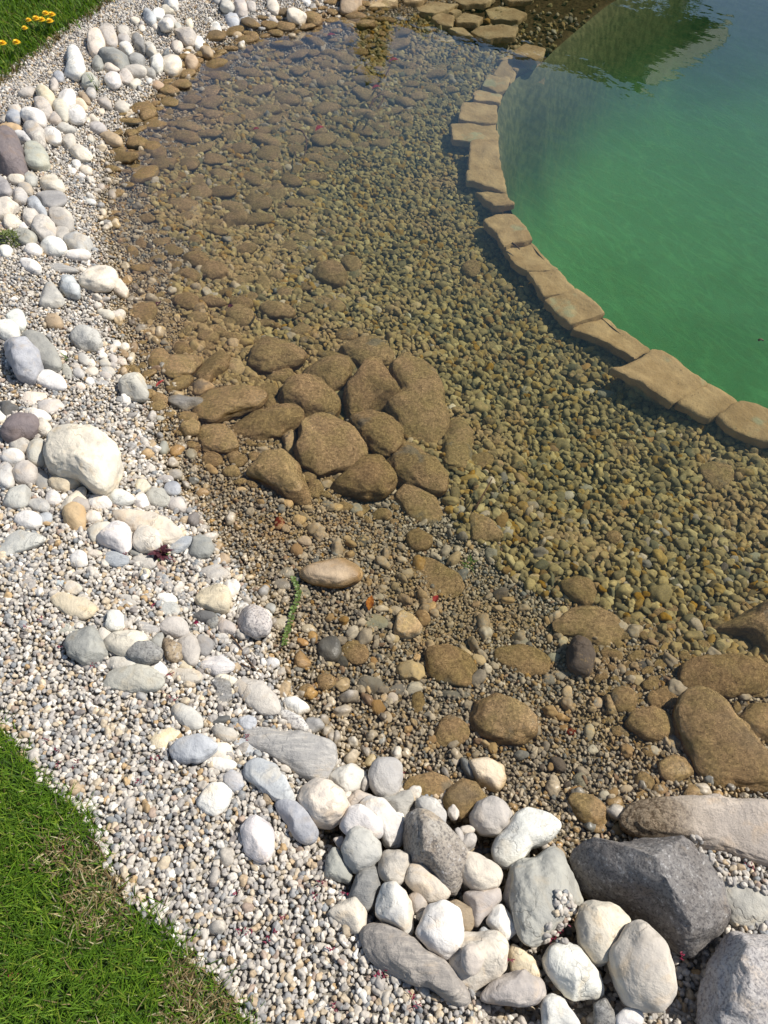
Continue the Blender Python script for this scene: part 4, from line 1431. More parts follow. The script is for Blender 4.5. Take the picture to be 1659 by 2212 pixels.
SHAPE_ANG = {True: 'angular', False: ''}
infos = []
for i, d in enumerate(items):
    tf = d.get('t', 0.6)
    if d['tile'] in 'KL' and tf > .45 and d['st'] != 'm':
        tf += 0.12
    # find the height the outline sits at
    gzv = 0.0
    for _ in range(4):
        x, y = unproj(np.array([d['px']]), np.array([d['py']]), gzv)
        gzv = float(ground_z(x, y)[0]) + 0.01
    fp = poly_world(d['pts'], gzv)
    c, rt, req = radial(fp)
    T = tf * req
    # long thin stones are not thicker than their short side
    T = min(T, 0.95 * float(np.min(rt + np.roll(rt, len(rt) // 2))) / 2 * (1.25 if tf > .7 else 1.0))
    ang = d.get('a', 0 if d['st'] == 'm' or d['label'] and d['st'] == 's' else (1 if d['st'] == 's' else 2))
    small = req < 0.035
    if d['st'] == 'm' and d['col'] == 'S':
        T = min(T, max(0.42 * req, (-0.004 - (gzv - 0.01)) / 1.42))
    lift = d.get('l', 0.42 if tf > 0.45 else 0.30) * T
    zc = gzv - 0.01 + lift
    fp = poly_world(d['pts'], zc)
    c, rt, req = radial(fp, sm=2 if ang else 3)
    rt = rt * (1.09 if d['st'] == 'm' and req > .04 else 1.02 if d['tile'] in 'KL' else 0.99 if tf > 0.5 else 1.0) + 0.0015
    sub = int(d.get('n', 3 if req < 0.04 else 4))
    if d['st'] == 'm' and req > 0.06:
        sub = max(sub, 5)
    v, F = stone_verts(rt, T, sub, ang, i * 3.37 + 1, soft=0.80 if not small else 0.86, rough=1.0 if d['st'] != 'm' else 1.1, planes=d.get('pl'))
    if req > 0.05:      # a small lean
        rs = np.random.default_rng(i)
        v[:, 2] += 0.10 * (v[:, 0] * rs.normal() + v[:, 1] * rs.normal())
    name, cat = size_name(req, tf, d)
    if name == 'cobble' and (d['st'] == 'm' or 'u' in d):
        name = 'silted_cobble'
    mat = MAT[SM[d['st']]]
    if 'u' in d and d['st'] != 'm':
        mat = MAT['bare_' + SM[d['st']]] if ('bare_' + SM[d['st']]) in MAT else mat
    o = link(name, v, F, mat, loc=(c[0], c[1], zc))
    rs = np.random.default_rng(i + 99)
    col = np.array(PAL[d['col']]) * rs.uniform(0.92, 1.06) * (1 + 0.013 * rs.normal(size=3))
    o.color = (*np.clip(col, 0.02, 0.86), 1)
    w = v + np.array([c[0], c[1], zc])
    BODIES.append((w, F))
    infos.append(dict(o=o, d=d, req=req, zc=zc, T=T, x=c[0], y=c[1], sx=d['px'], sy=d['py'], cat=cat, name=name, under=(zc + 0.6 * T) < 0.0, asp=float(rt.max() * 2 / max(1e-6, (rt + np.roll(rt, 36)).min()))))

print('stones', len(infos))

# ---- labels: hand-written ones first, the rest told by what they lie next to
land = [q for q in infos if q['d']['short']]
used = set()
for q in infos:
    if q['d']['label']:
        used.add(q['d']['label'])


def dirword(dx, dy, touching):
    if abs(dx) > 1.1 * abs(dy):
        return 'right of' if dx > 0 else 'left of'
    return 'in front of' if dy > 0 else 'behind'


def describe(q):
    d = q['d']
    pxr = float(np.ptp(d['pts'][:, 0]) + np.ptp(d['pts'][:, 1])) / 4
    size = 'tiny' if pxr < 8 else 'small' if pxr < 14 else 'mid-sized' if pxr < 26 else 'large'
    shape = 'angular ' if d.get('a', 0) >= 3 else 'flat ' if d.get('t', .6) <= .42 else 'oval ' if q['asp'] > 1.6 else 'rounded '
    noun = {'boulder': 'boulder', 'slab': 'slab', 'stone': 'cobble', 'pebble': 'pebble'}[q['cat']]
    if noun == 'slab':
        shape = ''
    return f"{size} {CW[d['col']]} {SW[d['st']]}{shape}{noun}" + (' under water' if q['under'] else '')


unlabelled = [q for q in infos if not q['d']['label']]
for q in unlabelled:
    base = describe(q)
    near = sorted(land, key=lambda k: (k['sx'] - q['sx']) ** 2 + (k['sy'] - q['sy']) ** 2)[:7]
    done = False
    for k in near:
        w = dirword(q['sx'] - k['sx'], q['sy'] - k['sy'], False)
        lab = f"{base} {w} the {k['d']['short']}"
        if lab not in used and len(lab.split()) <= 16:
            done = True
            break
    if not done:
        for k in near:
            for k2 in near:
                if k is k2:
                    continue
                lab = f"{base} between the {k['d']['short']} and the {k2['d']['short']}"
                if lab not in used and len(lab.split()) <= 16:
                    done = True
                    break
            if done:
                break
    used.add(lab)
    q['d']['label'] = lab
for q in infos:
    if q['d']['st'] == 'm' or q['under']:
        grp = 'silted stones lying in the pond shallows'
    elif q['d']['tile'] in 'KLJ':
        grp = 'cobbles piled at the near shore'
    elif q['d']['tile'] in 'AB':
        grp = 'cobbles along the far left bank'
    else:
        grp = 'stones strewn over the gravel bank'
    tag(q['o'], q['d']['label'], q['cat'], grp)

# ------------------------------------------------------------------ ledge blocks and flagstones
def slab(name, pxpts, ztop, thick, mat, seed, tilt=0.006, z_ref=None):
    p = poly_world(pxpts, ztop)
    c, _, req = radial(p)
    # round the corners a little, dense outline
    q = densify(p, 0.012)
    q = c + (q - c) * (1.05 if name == 'ledge_block' else 1.0)
    q = smooth_loop(q, 1)
    s3 = np.concatenate([q, np.full((len(q), 1), seed * 3.1)], 1)
    q = q + (q - c) / (np.linalg.norm(q - c, axis=1)[:, None] + 1e-9) * (0.010 * fbm(s3 * np.array([22, 22, 1]), 3))[:, None]
    n = len(q)
    V = [np.array([[c[0], c[1], 0.0]])]
    b1 = 0.012 / max(req, 0.03)
    b1 *= 0.6
    prof = [(0.25, 0), (0.5, 0), (0.72, 0), (0.86, 0), (1 - b1, -0.001), (1 - b1 * .35, -0.003), (1.0, -0.008), (0.985, -0.030), (1 - 5 * b1, -0.040), (1 - 5 * b1, -thick)]
    for k, z in prof:
        r = c + (q - c) * k
        V.append(np.concatenate([r, np.full((n, 1), z)], 1))
    V = np.concatenate(V)
    rs = np.random.default_rng(seed)
    a, b = rs.normal(size=2) * tilt / max(req, .05)
    V[:, 2] += ztop + a * (V[:, 0] - c[0]) + b * (V[:, 1] - c[1])
    V[:, 2] += 0.010 * fbm(np.stack([V[:, 0] * 9, V[:, 1] * 9, V[:, 2] * 0 + seed], -1), 4)
    V[n * 7 + 1:, :2] += 0.012 * np.stack([fbm(V[n * 7 + 1:] * 25, 2), fbm(V[n * 7 + 1:] * 25, 2, 7.7)], -1)
    F = [(0, 1 + i, 1 + (i + 1) % n) for i in range(n)]
    for k in range(len(prof) - 1):
        o0, o1 = 1 + k * n, 1 + (k + 1) * n
        for i in range(n):
            j = (i + 1) % n
            F.append((o0 + i, o1 + i, o1 + j, o0 + j))
    cc = np.array([c[0], c[1], ztop])
    o = link(name, V, F, mat, origin=cc)
    o.data.set_sharp_from_angle(angle=R(38))
    return o, V, F


LEDGE = [
    ('B', [(1572, 385), (1660, 340), (1850, 398), (1690, 466), (1645, 450), (1605, 398)], 'pale pinkish ledge block at the far end of the curved pool rim'),
    ('B', [(1532, 470), (1588, 408), (1645, 400), (1685, 470), (1655, 515), (1618, 488)], 'small notched ledge block behind the far notched rim block'),
    ('B', [(1466, 545), (1502, 482), (1622, 484), (1650, 515), (1620, 572), (1560, 588)], 'small ledge block where the pool rim starts to bend'),
    ('B', [(1412, 600), (1445, 572), (1600, 590), (1578, 662), (1410, 660)], 'narrow ledge block just behind the block with a green tinge'),
    ('B', [(1335, 668), (1560, 668), (1560, 778), (1485, 787), (1320, 775)], 'ledge block with a faint green tinge beside the protruding rim block'),
    ('B', [(1262, 800), (1480, 788), (1562, 783), (1563, 903), (1400, 916), (1282, 915)], 'square ledge block that sticks out furthest to the left of the rim'),
    ('B', [(1390, 922), (1564, 908), (1576, 1010), (1592, 1094), (1380, 1100)], 'ledge block directly in front of the one that sticks out'),
    ('B', [(1370, 1106), (1592, 1100), (1614, 1180), (1622, 1238), (1425, 1170), (1365, 1164)], 'low notched ledge block at the steep part of the pool curve'),
    ('B', [(1422, 1176), (1622, 1244), (1645, 1335), (1672, 1368), (1545, 1366), (1490, 1288)], 'long ledge block before the gap in the middle of the rim'),
    ('B', [(1482, 1410), (1560, 1372), (1672, 1374), (1732, 1452), (1788, 1552), (1605, 1596), (1560, 1520)], 'large ledge block at the inner bend of the pool curve'),
    ('F', [(-55, -58), (130, -102), (228, 0), (296, 82), (100, 100), (20, 60)], 'ledge block with a cracked left corner above the two square ones'),
    ('F', [(104, 108), (298, 90), (418, 205), (215, 250), (190, 240), (150, 170)], 'ledge block with two short dark cracks in its top'),
    ('F', [(215, 272), (420, 214), (520, 290), (600, 374), (400, 430), (370, 430), (300, 360)], 'ledge block with a pale blue patch on its pool edge'),
    ('F', [(400, 464), (480, 412), (606, 382), (700, 460), (800, 530), (890, 600), (785, 664), (600, 560)], 'long tapering ledge block with a deep shadow on its left flank'),
    ('F', [(650, 726), (720, 722), (868, 648), (905, 607), (1010, 642), (1150, 730), (1268, 812), (1180, 862), (1040, 932), (900, 850)], 'largest ledge block, tilted out from the pool rim'),
    ('F', [(1072, 946), (1110, 905), (1272, 824), (1430, 902), (1472, 938), (1385, 982), (1285, 1032), (1190, 1002)], 'ledge block next right of the largest tilted one'),
    ('F', [(1338, 1030), (1400, 988), (1482, 940), (1600, 972), (1760, 1050), (1860, 1250), (1659, 1190), (1400, 1102)], 'broad ledge block cut by the right edge of the photo'),
    ('F', [(1772, 1056), (2050, 1184), (2500, 1340), (2450, 1500), (1872, 1256)], None),
]
m, nt, out = new_mat('ledge_sandstone')
tc = N(nt, 'ShaderNodeTexCoord')
g, s = world_pos(nt)
n1 = noise_n(nt, g.outputs['Position'], 12, 5, 0.6)
n2 = noise_n(nt, g.outputs['Position'], 110, 4, 0.7)
c = mixc(nt, ramp(nt, n1, 0.3, 0.7), (0.31, 0.20, 0.088), (0.44, 0.30, 0.145))
c = mixc(nt, ramp(nt, n2, 0.60, 0.72), c, (0.16, 0.10, 0.05))
n3 = noise_n(nt, g.outputs['Position'], 6.5, 3, 0.6)
c = mixc(nt, mth(nt, 'MULTIPLY', ramp(nt, n3, 0.60, 0.70), 0.55), c, (0.30, 0.33, 0.20))
finish(nt, out, c, 0.8, [(n1, 0.5, 0.012), (n2, 0.6, 0.005)])
MAT['ledge'] = m
for k, (t, pts, lab) in enumerate(LEDGE):
    if lab is None:
        lab = 'long ledge block past the right edge of the photo'
    zt = -0.112 + 0.008 * math.sin(k * 2.3) + (0.012 if k == 14 else 0)
    o, V_, F_ = slab('ledge_block', [over(t, *p) for p in pts], zt, 0.16, MAT['ledge'], k + 5)
    tag(o, lab, 'stone block', 'blocks of the curved pool rim')

FLAGS = [
    ('B', [(1010, 22), (1150, 2), (1318, 8), (1240, 55), (1150, 90), (1060, 82)], -.03, 'large yellowish flagstone at the top centre with pointed right end'),
    ('B', [(1130, 120), (1200, 76), (1288, 92), (1275, 160), (1180, 150)], -.04, 'small squarish flagstone left of the kite-shaped one'),
    ('B', [(1292, 110), (1340, 68), (1480, 108), (1440, 145), (1300, 152)], -.05, 'kite-shaped brown flagstone in the dark reflection'),
    ('B', [(820, 72), (930, 50), (990, 82), (960, 120), (830, 107)], -.03, 'brown flagstone under water beside the yellowish pointed one'),
    ('B', [(1382, 190), (1450, 155), (1600, 158), (1700, 175), (1680, 240), (1500, 248)], -.06, 'broad brown flagstone right before the pool rim'),
    ('B', [(1240, 185), (1340, 168), (1420, 236), (1300, 222)], -.06, 'thin brown flagstone at the edge of the roof reflection'),
    ('B', [(700, 20), (790, -12), (920, -12), (920, 32), (800, 45), (720, 44)], .0, 'flat tan flagstone at the water line by the top edge'),
    ('B', [(970, 232), (1100, 220), (1300, 250), (1230, 272), (1050, 254)], -.08, 'pale long flagstone seen through the blue sky reflection'),
    ('B', [(925, 292), (1100, 280), (1190, 310), (1080, 332), (960, 322)], -.09, 'pale flagstone nearest the open pebble bed'),
    ('B', [(940, -10), (1010, -22), (1120, -20), (1060, 10), (960, 10)], -.0, 'narrow flagstone cut by the top edge'),
    ('B', [(1220, 70), (1290, 48), (1340, 62), (1280, 86)], -.05, 'little triangular flagstone between the larger ones'),
    ('C', [(5, 322), (85, 275), (220, 302), (208, 368), (150, 386), (25, 348)], -.05, 'ochre block on the pool corner at the edge of the roof reflection'),
    ('C', [(-60, 200), (0, 190), (20, 215), (-30, 235)], -.09, 'small brown flag tip beside the ochre corner block'),
    ('B', [(1180, -40), (1400, -60), (1560, -30), (1500, 20), (1340, 30)], -.04, 'dark flagstone under the roof reflection at the top'),
    ('B', [(1480, 60), (1640, 30), (1760, 80), (1700, 130), (1520, 120)], -.08, 'dim flagstone deep in the roof reflection'),
    ('B', [(1560, -60), (1700, -80), (1800, 10), (1640, 20)], -.06, 'dim upper flagstone within the roof reflection'),
]
m, nt, out = new_mat('flagstone')
g, s = world_pos(nt)
n1 = noise_n(nt, g.outputs['Position'], 7, 5, 0.6)
n2 = noise_n(nt, g.outputs['Position'], 60, 4, 0.7)
c = mixc(nt, ramp(nt, n1, 0.3, 0.7), (0.30, 0.20, 0.10), (0.46, 0.35, 0.19))
c = mixc(nt, mth(nt, 'MULTIPLY', ramp(nt, n2, 0.5, 0.72), 0.7), c, (0.18, 0.12, 0.06))
finish(nt, out, c, 0.75, [(n1, 0.5, 0.012), (n2, 0.5, 0.006)])
MAT['flag'] = m
for k, (t, pts, z, lab) in enumerate(FLAGS):
    o, V_, F_ = slab('flagstone', [over(t, *p) for p in pts], z, 0.07, MAT['flag'], k + 40, tilt=0.004)
    tag(o, lab, 'flagstone', 'flagstones in the far shallows')

# ------------------------------------------------------------------ cobbles that cover the far shallow bed, one by one
EXC = [q['d']['pts'] for q in infos] + [np.array([over(t, *p) for p in pts]) for t, pts, *_ in LEDGE + FLAGS]
EXB = [(p[:, 0].min(), p[:, 0].max(), p[:, 1].min(), p[:, 1].max()) for p in EXC]


def blocked(px, py, pad=0):
    for p, (a, b, c_, d_) in zip(EXC, EXB):
        if a - pad < px < b + pad and c_ - pad < py < d_ + pad and bool(inside([tuple(q) for q in p], np.array(px), np.array(py))):
            return True
    return False


FARC = [(262, 300), (345, 232), (385, 170), (452, 122), (560, 85), (660, 62), (740, 30), (820, 30), (870, 75), (960, 110), (990, 150), (900, 190), (870, 260),
        (760, 275), (700, 330), (640, 420), (520, 470), (430, 500), (330, 430), (250, 400)]
FARC2 = [(250, 400), (430, 500), (640, 420), (760, 480), (720, 620), (600, 740), (420, 760), (300, 640), (250, 520)]
protos = []
for k in range(14):
    th = np.linspace(-np.pi, np.pi, 72, endpoint=False)
    rs = np.random.default_rng(400 + k)
    rt = 1 + 0.10 * np.sin(2 * th + rs.uniform(0, 6)) + 0.07 * np.sin(3 * th + rs.uniform(0, 6)) + 0.04 * np.sin(5 * th + rs.uniform(0, 6))
    v, F = stone_verts(rt, 0.5, 3, 2 if k % 3 == 0 else 0, 500 + k * 3.1, soft=0.85)
    me = bpy.data.meshes.new('cobble')
    me.from_pydata([tuple(map(float, q)) for q in v], [], [tuple(map(int, q)) for q in F])
    me.polygons.foreach_set('use_smooth', np.ones(len(me.polygons), bool))
    me.materials.append(MAT['silt'])
    protos.append((me, v, F))


def scatter(poly, count, nobj, rmin, rmax, labeller, group, cols=('S',), zoff=0.2, mass='cobble_bed', pack=0.74):
    placed = []
    P = np.array(poly)
    pw = poly_world(poly, -0.06)
    tot = 0
    for _ in range(count * 60):
        if len(placed) >= count:
            break
        x = random.uniform(pw[:, 0].min(), pw[:, 0].max())
        y = random.uniform(pw[:, 1].min(), pw[:, 1].max())
        px, py, _w = proj(np.array([x]), np.array([y]), -0.06)
        px, py = float(px[0]), float(py[0])
        if not bool(inside(poly, np.array(px), np.array(py))) or blocked(px, py, 2):
            continue
        fr_ = min(1.0, len(placed) / (0.55 * count))      # the big ones first, then fill the gaps
        r = rmax + (rmin - rmax) * fr_
        r *= random.uniform(0.85, 1.15)
        if any((x - a) ** 2 + (y - b) ** 2 < (pack * (r + c_)) ** 2 for a, b, c_, *_q in placed):
            continue
        placed.append((x, y, r, px, py))
    placed.sort(key=lambda q: -q[2] / (q[1] + 1.5))
    mv, mf, mo = [], [], 0
    for k, (x, y, r, px, py) in enumerate(placed):
        z = float(ground_z(np.array([x]), np.array([y]))[0])
        me, v, F = protos[k % len(protos)]
        sc_ = np.array([r, r * random.uniform(0.62, 0.95), r * random.uniform(0.5, 0.75)])
        rz = random.gauss(0, 0.5)
        loc = (x, y, z + zoff * r)
        if k < nobj:
            o = bpy.data.objects.new('silted_cobble', me)
            COL.objects.link(o)
            o.scale = tuple(sc_)
            o.rotation_euler = (random.gauss(0, .12), random.gauss(0, .12), rz)
            o.location = loc
            c_ = np.array(PAL[random.choice(cols)]) * random.uniform(0.8, 1.15)
            o.color = (*np.clip(c_, 0.03, 0.8), 1)
            tag(o, labeller(px, py), 'stone', group)
        else:
            w = v * sc_
            w = np.stack([w[:, 0] * math.cos(rz) - w[:, 1] * math.sin(rz), w[:, 0] * math.sin(rz) + w[:, 1] * math.cos(rz), w[:, 2]], -1) + np.array(loc)
            mv.append(w)
            mf.append(F + mo)
            mo += len(w)
    if mv:
        o = link(mass, np.concatenate(mv), np.concatenate(mf), MAT['silt'])
        o.color = (*PAL['S'], 1)
        tag(o, kind='stuff')
    return placed


def lab1(px, py):
    if px > 700:
        return 'silt-brown cobble under water between the flagstones and the far bank, among its like'
    if py < 215:
        return 'silt-brown cobble under water off the upper far bank, among its like'
    if px < 420:
        return 'silt-brown cobble under water beside the left shore, among its like'
    return 'silt-brown cobble under water in the open far shallows, among its like'


def lab2(px, py):
    if px < 480:
        return 'small silty cobble under water near the left shore, short of the brown heap'
    return 'small silty cobble under water between the far cobbles and the brown heap'


pl1 = scatter(FARC, 420, 150, 0.026, 0.062, lab1, 'cobbles paving the far shallow bed', cols=('S', 'S', 'T', 'K'), mass='far_cobble_bed')
pl2 = scatter(FARC2, 150, 45, 0.014, 0.042, lab2, 'silty cobbles in the middle shallows', cols=('S', 'S', 'T', 'K', 'C'), mass='middle_cobble_bed', pack=1.0)
print('far cobbles', len(pl1), len(pl2))

HEAP = tl('D', (880, 560), (1100, 560), (1500, 480), (2000, 500), (2500, 540), (2880, 780), (3000, 1200), (2900, 1420), (2700, 1700), (2300, 1700), (1900, 1540), (1600, 1400), (1250, 1350), (1040, 1230), (960, 900))
scatter(HEAP, 170, 0, 0.010, 0.026, None, None, mass='heap_rubble', pack=0.9, zoff=0.35)
NEARR = tl('I', (300, 620), (900, 520), (1500, 600), (1640, 1200), (1500, 1640), (900, 1640), (600, 1400), (560, 1000))
scatter(NEARR, 150, 0, 0.008, 0.022, None, None, mass='near_silted_rubble', pack=1.0, zoff=0.3)

# ------------------------------------------------------------------ gravel and bed pebbles (past counting): points carrying pebble instances
def pebble_cloud(name, pts, rots, scl, tint, matl, flat):
    me = bpy.data.meshes.new(name)
    me.vertices.add(len(pts))
    me.vertices.foreach_set('co', np.asarray(pts, np.float32).ravel())
    for nm, arr in (('rot', rots), ('scl', scl)):
        a = me.attributes.new(nm, 'FLOAT_VECTOR', 'POINT')
        a.data.foreach_set('vector', np.asarray(arr, np.float32).ravel())
    a = me.attributes.new('tint', 'FLOAT_COLOR', 'POINT')
    a.data.foreach_set('color', np.concatenate([tint, np.ones((len(tint), 1))], 1).astype(np.float32).ravel())
    a = me.attributes.new('variant', 'INT', 'POINT')
    a.data.foreach_set('value', RNG.integers(0, 10, len(pts)).astype(np.int32))
    me.update()
    me.materials.append(matl)
    o = bpy.data.objects.new(name, me)
    COL.objects.link(o)
    ng = bpy.data.node_groups.new(name, 'GeometryNodeTree')
    ng.interface.new_socket('Geometry', in_out='INPUT', socket_type='NodeSocketGeometry')
    ng.interface.new_socket('Geometry', in_out='OUTPUT', socket_type='NodeSocketGeometry')
    L = ng.links.new
    gi = ng.nodes.new('NodeGroupInput')
    go = ng.nodes.new('NodeGroupOutput')
    join = ng.nodes.new('GeometryNodeGeometryToInstance')
    for k in range(10):
        ic = ng.nodes.new('GeometryNodeMeshIcoSphere')
        ic.inputs['Radius'].default_value = 1.0
        ic.inputs['Subdivisions'].default_value = 3
        pos = ng.nodes.new('GeometryNodeInputPosition')
        ad = ng.nodes.new('ShaderNodeVectorMath')
        ad.operation = 'ADD'
        ad.inputs[1].default_value = (k * 7.3, k * 3.1, k * 1.7)
        L(pos.outputs[0], ad.inputs[0])
        nz = ng.nodes.new('ShaderNodeTexNoise')
        nz.inputs['Scale'].default_value = 0.75
        nz.inputs['Detail'].default_value = 1.0
        L(ad.outputs[0], nz.inputs['Vector'])
        mr = ng.nodes.new('ShaderNodeMapRange')
        mr.inputs['From Min'].default_value = 0.25
        mr.inputs['From Max'].default_value = 0.75
        mr.inputs['To Min'].default_value = 0.62
        mr.inputs['To Max'].default_value = 1.32
        L(nz.outputs['Fac'], mr.inputs['Value'])
        sc = ng.nodes.new('ShaderNodeVectorMath')
        sc.operation = 'SCALE'
        L(pos.outputs[0], sc.inputs[0])
        L(mr.outputs[0], sc.inputs['Scale'])
        mu = ng.nodes.new('ShaderNodeVectorMath')
        mu.operation = 'MULTIPLY'
        rs = random.Random(k)
        mu.inputs[1].default_value = (1.0, rs.uniform(0.62, 0.92), flat * rs.uniform(0.8, 1.15))
        L(sc.outputs[0], mu.inputs[0])
        sp = ng.nodes.new('GeometryNodeSetPosition')
        L(ic.outputs[0], sp.inputs['Geometry'])
        L(mu.outputs[0], sp.inputs['Position'])
        ss = ng.nodes.new('GeometryNodeSetShadeSmooth')
        L(sp.outputs[0], ss.inputs[0])
        sm = ng.nodes.new('GeometryNodeSetMaterial')
        sm.inputs['Material'].default_value = matl
        L(ss.outputs[0], sm.inputs[0])
        L(sm.outputs[0], join.inputs[0])
    iop = ng.nodes.new('GeometryNodeInstanceOnPoints')
    m2p = ng.nodes.new('GeometryNodeMeshToPoints')
    L(gi.outputs[0], m2p.inputs[0])
    L(m2p.outputs[0], iop.inputs['Points'])
    L(join.outputs[0], iop.inputs['Instance'])
    iop.inputs['Pick Instance'].default_value = True

    def named(nm, dt):
        n_ = ng.nodes.new('GeometryNodeInputNamedAttribute')
        n_.data_type = dt
        n_.inputs['Name'].default_value = nm
        return n_.outputs[0]
    L(named('variant', 'INT'), iop.inputs['Instance Index'])
    e2r = ng.nodes.new('FunctionNodeEulerToRotation')
    L(named('rot', 'FLOAT_VECTOR'), e2r.inputs[0])
    L(e2r.outputs[0], iop.inputs['Rotation'])
    L(named('scl', 'FLOAT_VECTOR'), iop.inputs['Scale'])
    L(iop.outputs[0], go.inputs[0])
    md = o.modifiers.new('pebbles', 'NODES')
    md.node_group = ng
    tag(o, kind='stuff')
    return o


def jitter_grid(x0, x1, y0, y1, s):
    xs = np.arange(x0, x1, s)
    ys = np.arange(y0, y1, s * 0.87)
    X, Y = np.meshgrid(xs, ys)
    X = X + (np.arange(len(ys)) % 2)[:, None] * s / 2
    X = X + RNG.uniform(-.38, .38, X.shape) * s
    Y = Y + RNG.uniform(-.38, .38, Y.shape) * s
    return X.ravel(), Y.ravel()


def in_view(x, y, z, mx=420):
    px, py, w = proj(x, y, z)
    return (px > -mx) & (px < 1659 + mx) & (py > -mx * 0.6) & (py < 2212 + mx) & (w > 0.1)


PEB = np.array([(.70, .66, .60), (.60, .56, .50), (.52, .49, .45), (.44, .42, .40), (.36, .36, .36), (.30, .32, .34), (.62, .53, .40), (.52, .41, .28), (.50, .36, .20), (.25, .23, .22), (.78, .76, .72), (.42, .33, .27)])
PW = np.array([.17, .17, .14, .12, .09, .05, .09, .05, .022, .03, .06, .028])
PW = PW / PW.sum()


def tints(n, sat=1.0):
    c = PEB[RNG.choice(len(PEB), n, p=PW)] * RNG.uniform(0.74, 1.06, (n, 1)) * np.array([1.0, 0.98, 0.945])
    return np.clip(c, 0.02, 0.85)


def inside_many(polys, x, y):
    r = np.zeros(x.shape, bool)
    for p in polys:
        a = np.array(p)
        bb = (x > a[:, 0].min()) & (x < a[:, 0].max()) & (y > a[:, 1].min()) & (y < a[:, 1].max())
        ii = np.where(bb)[0]
        if len(ii):
            r[ii] |= inside(p, x[ii], y[ii])
    return r


# dry and wet gravel of the bank, running on under the shallow water
XG, YG = jitter_grid(-3.0, 2.3, -0.06, 5.2, 0.0098)
kp = in_view(XG, YG, 0.05)
XG, YG = XG[kp], YG[kp]
d = shore_d(XG, YG)
nz = fbm2(XG, YG, 2.2, 3, 21.0)
THR = 0.24 + 0.36 * smooth((1.85 - YG) / 0.5) * smooth((0.80 - XG) / 0.5)
kp = (d < THR + 0.08 + 0.30 * nz) & ~(inside(LAWN1, XG, YG) & (dist_poly(LAWN1, XG, YG) > 0.004)) & ~(inside(LAWN2, XG, YG) & (dist_poly(LAWN2, XG, YG) > 0.05))
XG, YG, d = XG[kp], YG[kp], d[kp]
size = RNG.lognormal(math.log(0.0060), 0.24, len(XG))
size = np.where(d > -0.02, size * 0.78, size)
size = np.where((d < -0.02) & (d > -0.5) & (YG > 1.55), size * 0.86, size)
big = RNG.random(len(XG)) < 0.02
size = np.where(big, size * 1.7, size)
zg = ground_z(XG, YG) + pit(XG, YG) + RNG.uniform(-0.0005, 0.0055, len(XG))
keep = np.ones(len(XG), bool)
rots = np.stack([RNG.normal(0, .45, len(XG)), RNG.normal(0, .45, len(XG)), RNG.uniform(0, 6.28, len(XG))], -1)
pebble_cloud('gravel', np.stack([XG, YG, zg], -1), rots, np.repeat(size[:, None], 3, 1) * RNG.uniform(0.85, 1.15, (len(XG), 3)), tints(len(XG)), MAT['gravel'], 0.72)
print('gravel', len(XG))

# rounded pebbles of the bed between the shallows and the rim
XB, YB = jitter_grid(-1.9, 3.2, 0.45, 5.6, 0.0195)
kp = in_view(XB, YB, -0.15)
XB, YB = XB[kp], YB[kp]
d = shore_d(XB, YB)
nz = fbm2(XB, YB, 2.2, 3, 21.0)
THR = 0.24 + 0.36 * smooth((1.85 - YB) / 0.5) * smooth((0.80 - XB) / 0.5)
kp = (d > THR + 0.30 * nz) & ~inside(POOL, XB, YB) & ~(inside(SHELF_SHADE, XB, YB) & (RNG.random(len(XB)) < 0.93))
XB, YB, d = XB[kp], YB[kp], d[kp]
size = RNG.lognormal(math.log(0.0128), 0.26, len(XB))
zg = ground_z(XB, YB) + RNG.uniform(0.0, 0.010, len(XB))
rots = np.stack([RNG.normal(0, .35, len(XB)), RNG.normal(0, .35, len(XB)), RNG.uniform(0, 6.28, len(XB))], -1)
tb = tints(len(XB)) * np.array([0.82, 0.78, 0.56])
pebble_cloud('bed_pebbles', np.stack([XB, YB, zg], -1), rots, np.repeat(size[:, None], 3, 1) * RNG.uniform(0.8, 1.2, (len(XB), 3)), tb, MAT['bedpeb'], 0.68)
print('bed pebbles', len(XB))

# stray pebbles of all sizes on the fine gravel of the shallows and along the waterline
XM, YM = jitter_grid(-1.9, 2.6, 0.4, 5.0, 0.034)
dM = shore_d(XM, YM)
nM = fbm2(XM, YM, 5.0, 2, 77.0)
kp = in_view(XM, YM, -0.05) & (dM > -0.10) & (dM < 0.85) & (RNG.random(len(XM)) < 0.40 + 0.9 * nM) & ~inside(POOL, XM, YM)
XM, YM = XM[kp], YM[kp]
sM = np.clip(RNG.lognormal(math.log(0.0115), 0.35, len(XM)), 0.006, 0.024)
rots = np.stack([RNG.normal(0, .3, len(XM)), RNG.normal(0, .3, len(XM)), RNG.uniform(0, 6.28, len(XM))], -1)
pebble_cloud('shallow_pebbles', np.stack([XM, YM, ground_z(XM, YM) + sM * 0.35 + 0.002], -1), rots, np.repeat(sM[:, None], 3, 1) * RNG.uniform(0.8, 1.2, (len(XM), 3)), tints(len(XM)), MAT['bedpeb'], 0.62)
print('shallow pebbles', len(XM))

